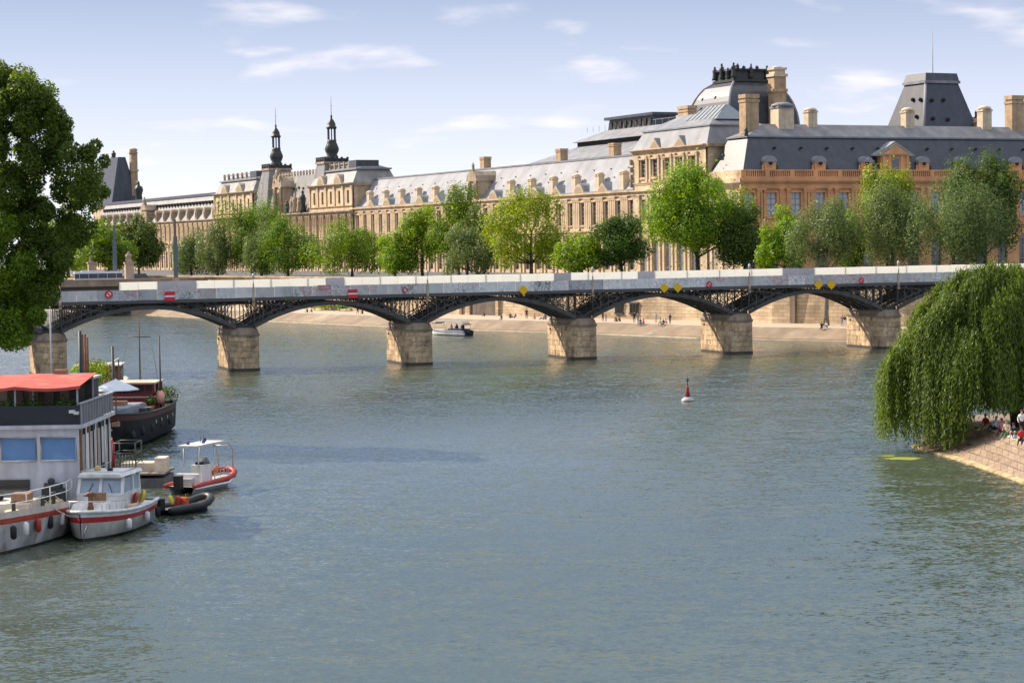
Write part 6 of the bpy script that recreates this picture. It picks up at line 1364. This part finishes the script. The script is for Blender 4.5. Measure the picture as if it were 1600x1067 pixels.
# --- barges moored behind, up to the bridge pier
def garden_barge():
    e = empty('garden_barge', (-39.5, 193, 0), math.radians(96), 'moored barge with leafy deck garden, brown cabin and rusty spud poles', 'boat')
    hm, dk, rg = hull(30, 5.2, 1.7, [1, 0, 0, 0, 0], sheer=.15, flare=.05, fine=6, stern=.8); hm.build('hull', [BLACKP, GREYH], e); deck_mesh(dk, -.1).build('deck', DECKG, e)
    cb = MB().box(16, 21, -2.2, 2.0, 1.6, 3.5).build('brown_cabin', mat('brown_cabin_paint', (.20, .09, .06), streak=.3), e)
    for k in range(3): MB().box(17+1.4*k, 17.9+1.4*k, -2.26, -2.18, 2.2, 3.1).build('cabin_window', GLASS, cb)
    MB().box(15.6, 21.3, -2.4, 2.2, 3.5, 3.62).build('cabin_roof', DECKG, cb)
    for k in range(7):
        pl = MB().box(4+1.5*k, 5.2+1.5*k, -1.5, 1.5, 1.6, 2.2).build('planter', WOODB, e); bush(pl, (4.6+1.5*k, .3*math.sin(k), 3.1), (.95, 1.6, 1.2), 700, 400+k, BRIGHT if k % 3 == 1 else leafmat('autumn_leaves', (.15, .12, .02)) if k % 3 == 2 else GREEN, .24)
    MB().box(4, 15, -2.3, -2.2, 4.2, 4.35).build('pergola_beam', mat('pale_beam', (.6, .5, .36)), e)
    for x in (4.2, 9.5, 14.8): MB().box(x-.06, x+.06, -2.3, -2.18, 1.6, 4.3).build('pergola_post', WOODB, e)
    return e
garden_barge()
def pole(px, y0, y1, D, r, mt, label, cat='pole'):
    p = PY(px, y0, D); q = PY(px, y1, D); e_ = MB().tube([(0, 0, 0), (0, 0, p.z-q.z)], [r, r*.7], 8).build('mooring_pole', mt, None, (q.x, q.y, q.z)); e_.location.z = -1; e_.data.transform(Matrix.Scale((p.z+1)/(p.z-q.z), 4, Vector((0, 0, 1)))); tag(e_, label, cat, 'mooring poles'); return e_
RUST = mat('rusty_pole', (.22, .10, .055), var=.3, scale=2, streak=.3)
pole(126.5, 517, 585, 178, .2, STEEL_DK, 'dark mooring pole, leftmost of the tight cluster behind the houseboat'); pole(130, 522, 585, 178.5, .16, RUST, 'rusty mooring pole next to the dark one in the cluster'); pole(134, 522, 585, 179, .16, RUST, 'rusty mooring pole in the middle of the cluster'); pole(137.5, 527, 585, 179.5, .14, RUST, 'shortest rusty mooring pole of the cluster')
pole(80.5, 440, 575, 200, .09, mat('pale_pole_paint', (.5, .5, .5)), 'tall thin pale flag pole by the bridge pier'); pole(177, 541, 590, 172, .14, STEEL_DK, 'short dark mooring post beside the black barge')
e = empty('white_tug', (-41.5, 187, 0), math.radians(-88), 'small white tug with tall square wheelhouse near the bridge pier', 'boat')
hm, dk, rg = hull(9, 3.2, 1.3, [0, 0, 1, 1, 1], sheer=.3); hm.build('hull', [WHITE, GREYH], e); deck_mesh(dk).build('deck', DECKG, e)
MB().box(3, 5.2, -1.1, 1.1, 1.2, 2.6).build('cabin', WHITE, e)
tw = MB()
for x in (3.3, 4.9):
    for y in (-.95, .95): tw.box(x-.08, x+.08, y-.08, y+.08, 2.6, 3.7)
tw.box(3.2, 5.0, -1.05, 1.05, 2.55, 2.9); tw.build('wheelhouse_posts', WHITE, e); MB().box(3.36, 4.84, -.98, .98, 2.85, 3.68).build('wheelhouse_glass', LTGLASS, e); MB().box(3.0, 5.2, -1.2, 1.2, 3.7, 3.82).build('wheelhouse_roof', WHITE, e)
e = empty('covered_barge', (-47, 168, 0), math.radians(-90), 'low barge with pale flat roof and people aboard, cut off by the picture edge', 'boat')
hm, dk, rg = hull(20, 5.2, 1.6, [0, 1, 1, 1, 1], sheer=.2, fine=5); hm.build('hull', [WOODB, BLACKP], e); deck_mesh(dk).build('deck', DECKG, e)
MB().box(6, 15, -2.1, 2.1, 1.5, 3.4).build('saloon', mat('dark_saloon', (.05, .045, .04)), e); MB().box(5.7, 15.3, -2.3, 2.3, 3.4, 3.55).build('saloon_roof', mat('cream_roof', (.5, .42, .32)), e)
for k in range(5): MB().box(6.6+1.7*k, 7.8+1.7*k, 2.08, 2.14, 2.1, 3.1).build('saloon_window', GLASS, e)
# deck clutter behind the awning: bicycles leaning, people
def bicycle(loc, rz, label, col):
    e = empty('bicycle', loc, rz, label, 'bicycle', 'bicycles on the moored boats')
    for x in (0, 1.05):
        w_ = MB(); w_.tube([(x+.33*math.cos(t), 0, .33+.33*math.sin(t)) for t in [2*math.pi*k/16 for k in range(17)]], .022, 5); wo_ = w_.build('wheel', RUBBER, e)
        sp_ = MB(); [sp_.tube([(x-.3*math.cos(t), 0, .33-.3*math.sin(t)), (x+.3*math.cos(t), 0, .33+.3*math.sin(t))], .006, 3) for t in [math.pi*k/4 for k in range(4)]]; sp_.build('spokes', STEEL, wo_)
    f_ = MB(); [f_.tube(q, .02, 5) for q in ([(0, 0, .33), (.42, 0, .33), (.28, 0, .85), (0, 0, .33)], [(.42, 0, .33), (.92, 0, .8), (.28, 0, .8)], [(.9, 0, .95), (1.05, 0, .33)])]; f_.build('frame', col, e)
    MB().box(.18, .42, -.07, .07, .86, .92).build('saddle', RUBBER, e); MB().tube([(.85, -.25, 1.0), (.9, 0, 1.02), (.85, .25, 1.0)], .016, 5).build('handlebar', STEEL, e)
p = PZ(138, 592, 3.6); p = PY(136, 590, 150)
bg_ = empty('moored_pontoon_boat', (-30.6, 141, 0), math.radians(-90), 'low grey work boat with cluttered deck between the houseboat and the barge', 'boat')
hm, dk, rg = hull(16, 4.8, 1.5, [0, 1, 1, 1, 1], sheer=.1, fine=6); hm.build('hull', [GREYH, BLACKP], bg_); deck_mesh(dk).build('deck', DECKG, bg_)
MB().box(4, 10, -1.9, 1.9, 1.4, 3.5).build('deckhouse', mat('green_grey_paint', (.14, .15, .14)), bg_); MB().box(3.8, 10.3, -2.1, 2.1, 3.5, 3.62).build('deckhouse_roof', mat('pale_roof', (.42, .43, .45)), bg_)
rn = random.Random(4)
for k in range(10):
    x, y = rn.uniform(.8, 15), rn.uniform(-1.8, 1.8); z0 = 3.62 if 4 < x < 10 else 1.4; h = rn.uniform(.3, .9)
    MB().box(x-.35, x+.35, y-.3, y+.3, z0, z0+h).build('deck_crate', (WOODB, STEEL_DK, GREYH, BLACKP, WHITE)[k % 5], bg_)
for k in range(5): bush(bg_, (11+.9*k, 1.4*(-1)**k, 2.2), (.6, .5, .7), 260, 340+k)
MB().tube([(12, 0, 1.4), (12, 0, 6.4)], [.07, .04], 6).build('mast', STEEL_DK, bg_)
bicycle((-29.9, 133, 3.63), 1.2, 'dark bicycle standing on the flat roof behind the awning', BLACKP); bicycle((-30.9, 134, 3.63), .4, 'red bicycle standing on the flat roof behind the awning', REDP)
for k, (x, y) in enumerate(((-29.6, 131.4), (-28.9, 135))): b_ = MB().lathe([(.25, 0), (.32, .5)], 8).build('plant_pot', WOODB, None, (x, y, 3.62)); tag(b_, ('first' if k == 0 else 'second')+' leafy potted plant on the flat roof behind the awning', 'plant'); bush(b_, (0, 0, .9), (.5, .5, .5), 220, 500+k)
for k, (px, py, D, top, lg, lab) in enumerate(((25, 590, 160, 'lightblue', 'denim', 'person in a pale blue shirt on the deck behind the awning'), (4, 590, 160, 'brown', 'black', 'person in a brown top at the picture edge behind the awning'), (93, 575, 181, 'black', 'black', 'person in black on the deck of the white tug'))):
    q = PY(px, py, D); person((q.x, q.y, 3.58 if k < 2 else 1.35), .3*k, 'stand', top, lg, 'dark', 0, 1.0, lab, 'people on the moored boats')
# --- tour boat under the arch
p1, p2 = PZ(733, 525), PZ(682, 523)
e = empty('tour_boat', (p1.x, p1.y, 0), math.atan2(p2.y-p1.y, p2.x-p1.x), 'small open tour boat with curved canopy passing under the bridge', 'boat')
L_ = (p2-p1).length+1.2
hm, dk, rg = hull(L_, 2.3, .85, [0, 1, 0, 1, 1], sheer=.25); hm.build('hull', [WHITE, mat('navy_hull', (.03, .035, .08), rough=.4)], e); deck_mesh(dk).build('deck', DECKG, e)
cn = MB(); cn.loft([[(x, -1.0, z-.12), (x, -.5, z+.04), (x, .5, z+.04), (x, 1.0, z-.12), (x, 1.0, z-.18), (x, -1.0, z-.18)] for x, z in ((.6, 2.0), (1.4, 2.35), (L_*.5, 2.5), (L_*.75, 2.4), (L_*.88, 2.05))], smooth=False); cn.build('canopy', mat('grey_canopy', (.22, .22, .20)), e)
for x in (.9, L_*.5, L_*.8):
    for y in (-.95, .95): MB().tube([(x, y, .8), (x, y, 2.25)], .03, 5).build('canopy_post', STEEL, e)
MB().box(-.5, .1, -.35, .35, .1, 1.0).build('outboard_motor', RUBBER, e); MB().box(1.0, L_*.45, -.9, .9, .8, 1.15).build('seat_block', mat('navy_seat', (.03, .04, .1)), e)
for k, (x, y, c) in enumerate(((1.3, .4, 'navy'), (2.0, -.4, 'black'), (2.8, .4, 'navy'), (3.6, -.3, 'white'), (4.4, .3, 'white'))):
    w_ = e.matrix_basis @ Vector((x, y, 1.12)); person(w_, e.rotation_euler.z+1.57, 'kneesup', c, 'denim', 'dark', 0, .9, 'passenger in %s seated %s in the tour boat' % (c, ('at the stern', 'in the second row', 'amidships', 'ahead of the middle', 'in the bow')[k]), 'passengers in the tour boat')
# --- red river buoy
p = PZ(1074.5, 627)
e = empty('river_buoy', (p.x, p.y, 0), .4, 'red conical river buoy on a pale round float', 'buoy')
MB().lathe([(.3, -.4), (.62, -.1), (.64, .05)], 16).build('wet_rim', mat('wet_hull', (.05, .045, .035)), e)
MB().lathe([(.64, .05), (.62, .14), (.40, .36), (.22, .42)], 16).build('float', mat('float_paint', (.36, .38, .37), rough=.4, var=.15), e)
MB().lathe([(.23, .42), (.20, .8), (.12, 1.35), (.07, 1.45)], 10).build('tower', mat('buoy_red', (.30, .02, .025), rough=.5), e)
MB().lathe([(.045, 1.45), (.045, 1.9), (.02, 1.92)], 6).build('mast', STEEL_DK, e); MB().lathe([(.14, 1.88), (.13, 1.98), (.02, 2.3)], 8).build('top_mark', mat('top_mark_paint', (.05, .08, .07)), e)
# ------------------------------------------------------------------ road bridge far left with bus, statues and lamp pylons
RBp = PY(190, 445, 505); RB = Frame(RBp, 18.5)
STN = mat('road_bridge_stone', (.34, .25, .18), var=.2, scale=.3, streak=.25)
e = empty('road_bridge', RB.o, RB.a, 'brown stone road bridge behind the footbridge, half hidden by leaves', 'bridge')
MB().box(-110, 26, 0, 33, 6.1, 7.4).build('deck', mat('road_bridge_dark', (.07, .06, .05)), e); MB().box(-110, 26, -.3, .3, 6.9, 8.45).build('parapet', STN, e); MB().box(-110, 26, 32, 32.6, 6.9, 8.4).build('parapet', STN, e)
MB().box(-110, 26, -.45, .45, 8.4, 8.62).build('coping', mat('bridge_coping', (.42, .36, .30)), e)
for xa, xb in ((-42, 2), (-92, -46)):
    pts = [(xa+(xb-xa)*i/16, 6.15-5.2*(2*i/16-1)**2) for i in range(17)]
    MB().prism(pts+[(xb, 6.2), (xa, 6.2)], .2, 32, plane='xz').build('arch', STN, e)
MB().box(2, 6, -1, 33, -1, 6.1).build('pier', STN, e); MB().box(-46, -42, -1, 33, -1, 6.1).build('pier', STN, e); MB().box(20, 40, -1, 34, -1, 8.3).build('abutment', STN, e)
for px, lab in ((202, 'stone pedestal with seated statue at the end of the road bridge'), (144, 'reddish stone pedestal with statue behind the bus')):
    x = RB.X(px, 2 if px == 202 else 36, 425); y = 2 if px == 202 else 36; z1 = RB.pt(px, 410, y)[1]
    e = empty('statue_pedestal', RB.w(x, y, 8.0), RB.a, lab, 'statue', 'statues on the road bridge')
    MB().box(-1.3, 1.3, -1.3, 1.3, -1, .6).box(-1.0, 1.0, -1.0, 1.0, .6, z1-8.3).box(-1.2, 1.2, -1.2, 1.2, z1-8.3, z1-8).build('pedestal', mat('pedestal_stone', (.46, .34, .25), var=.2), e); lump(e, 'statue', (0, 0, z1-8), 2.6, LIMED, px, .8)
def pylon(px, y0, y1, D, lab):
    p = PY(px, y0, D); e = empty('lamp_pylon', (p.x, p.y, 8.0 if D > 480 else 8.5), 0, lab, 'lamp', 'tall lamp pylons of the road bridge'); h = p.z-e.location.z
    PY_ = mat('pylon_paint', (.12, .15, .18), rough=.4, metal=.3); MB().frustum((-.45, .45, -.45, .45), 0, (-.4, .4, -.4, .4), h*.72).build('mast', PY_, e); MB().box(-.25, .25, -.25, .25, h*.72, h).build('telescopic_head', PY_, e); MB().box(-.9, .9, -.9, .9, -.2, .8).build('base', STN, e)
pylon(178, 352, 425, 512, 'slim blue-grey lamp pylon rising beside the bus'); pylon(273, 343, 436, 500, 'slim blue-grey lamp pylon in front of the far gallery')
x = RB.X(153, 6, 428); e = empty('city_bus', RB.w(x, 6, 7.45), RB.a, 'long pale blue city bus crossing the road bridge', 'bus')
BUSP = mat('bus_paint', (.52, .58, .62), rough=.35)
MB().box(-5.7, 5.7, -1.25, 1.25, .35, 1.35).build('lower_body', BUSP, e); MB().box(-5.65, 5.65, -1.22, 1.22, 1.35, 2.5).build('window_band', mat('bus_glass', (.02, .025, .05), rough=.1, spec=.8), e); MB().loft([[(x_, -1.25, 2.5), (x_, 1.25, 2.5), (x_, 1.1, 2.95), (x_, -1.1, 2.95)] for x_ in (-5.7, 5.7)], smooth=False).build('roof', BUSP, e)
MB().box(-4, 0, -.8, .8, 2.95, 3.15).build('roof_unit', WHITE, e)
for xx in (-3.6, 3.4):
    for yy in (-1.1, 1.1): MB().lathe([(.48, -.14), (.5, 0), (.48, .14)], 12).build('wheel', RUBBER, e, (xx, yy, .48)).rotation_euler = (math.pi/2, 0, 0)
for k in range(5): MB().box(-4.6+2.2*k, -4.5+2.2*k, -1.27, -1.2, 1.35, 2.5).build('window_post', BUSP, e)
def car(fr, px, D, col, label, zb, L_=4.4, van=False):
    p = PY(px, 430, D); e = empty('parked_van' if van else 'parked_car', (p.x, p.y, zb), fr, label, 'van' if van else 'car')
    h = 2.2 if van else 1.45; b = MB()
    prof = [(-L_/2, .35), (L_/2, .35), (L_/2, .85), (L_/2-.3, .95), (L_/2-1.1, 1.0 if not van else 1.2), (L_/2-1.7, h), (-L_/2+.5, h), (-L_/2, 1.0)] 
    b.prism(prof[::-1], -.85, .85).build('body', mat(col[0], col[1], rough=.3, var=.03), e)
    MB().prism([(L_/2-1.2, 1.05), (L_/2-1.75, h-.1), (-L_/2+.6, h-.1), (-L_/2+.25, 1.05)], -.87, .87).build('windows', GLASS, e)
    for xx in (-L_/2+.8, L_/2-.8):
        for yy in (-.8, .8): MB().lathe([(.31, -.1), (.33, 0), (.31, .1)], 10).build('wheel', RUBBER, e, (xx, yy, .33)).rotation_euler = (math.pi/2, 0, 0)
x = RB.X(222, 8, 432); w_ = RB.w(x, 8); car(RB.a, 222, w_.y, ('dark_car_paint', (.03, .035, .06)), 'dark van leaving the road bridge beside the pedestal', 7.5, 5.0, True)
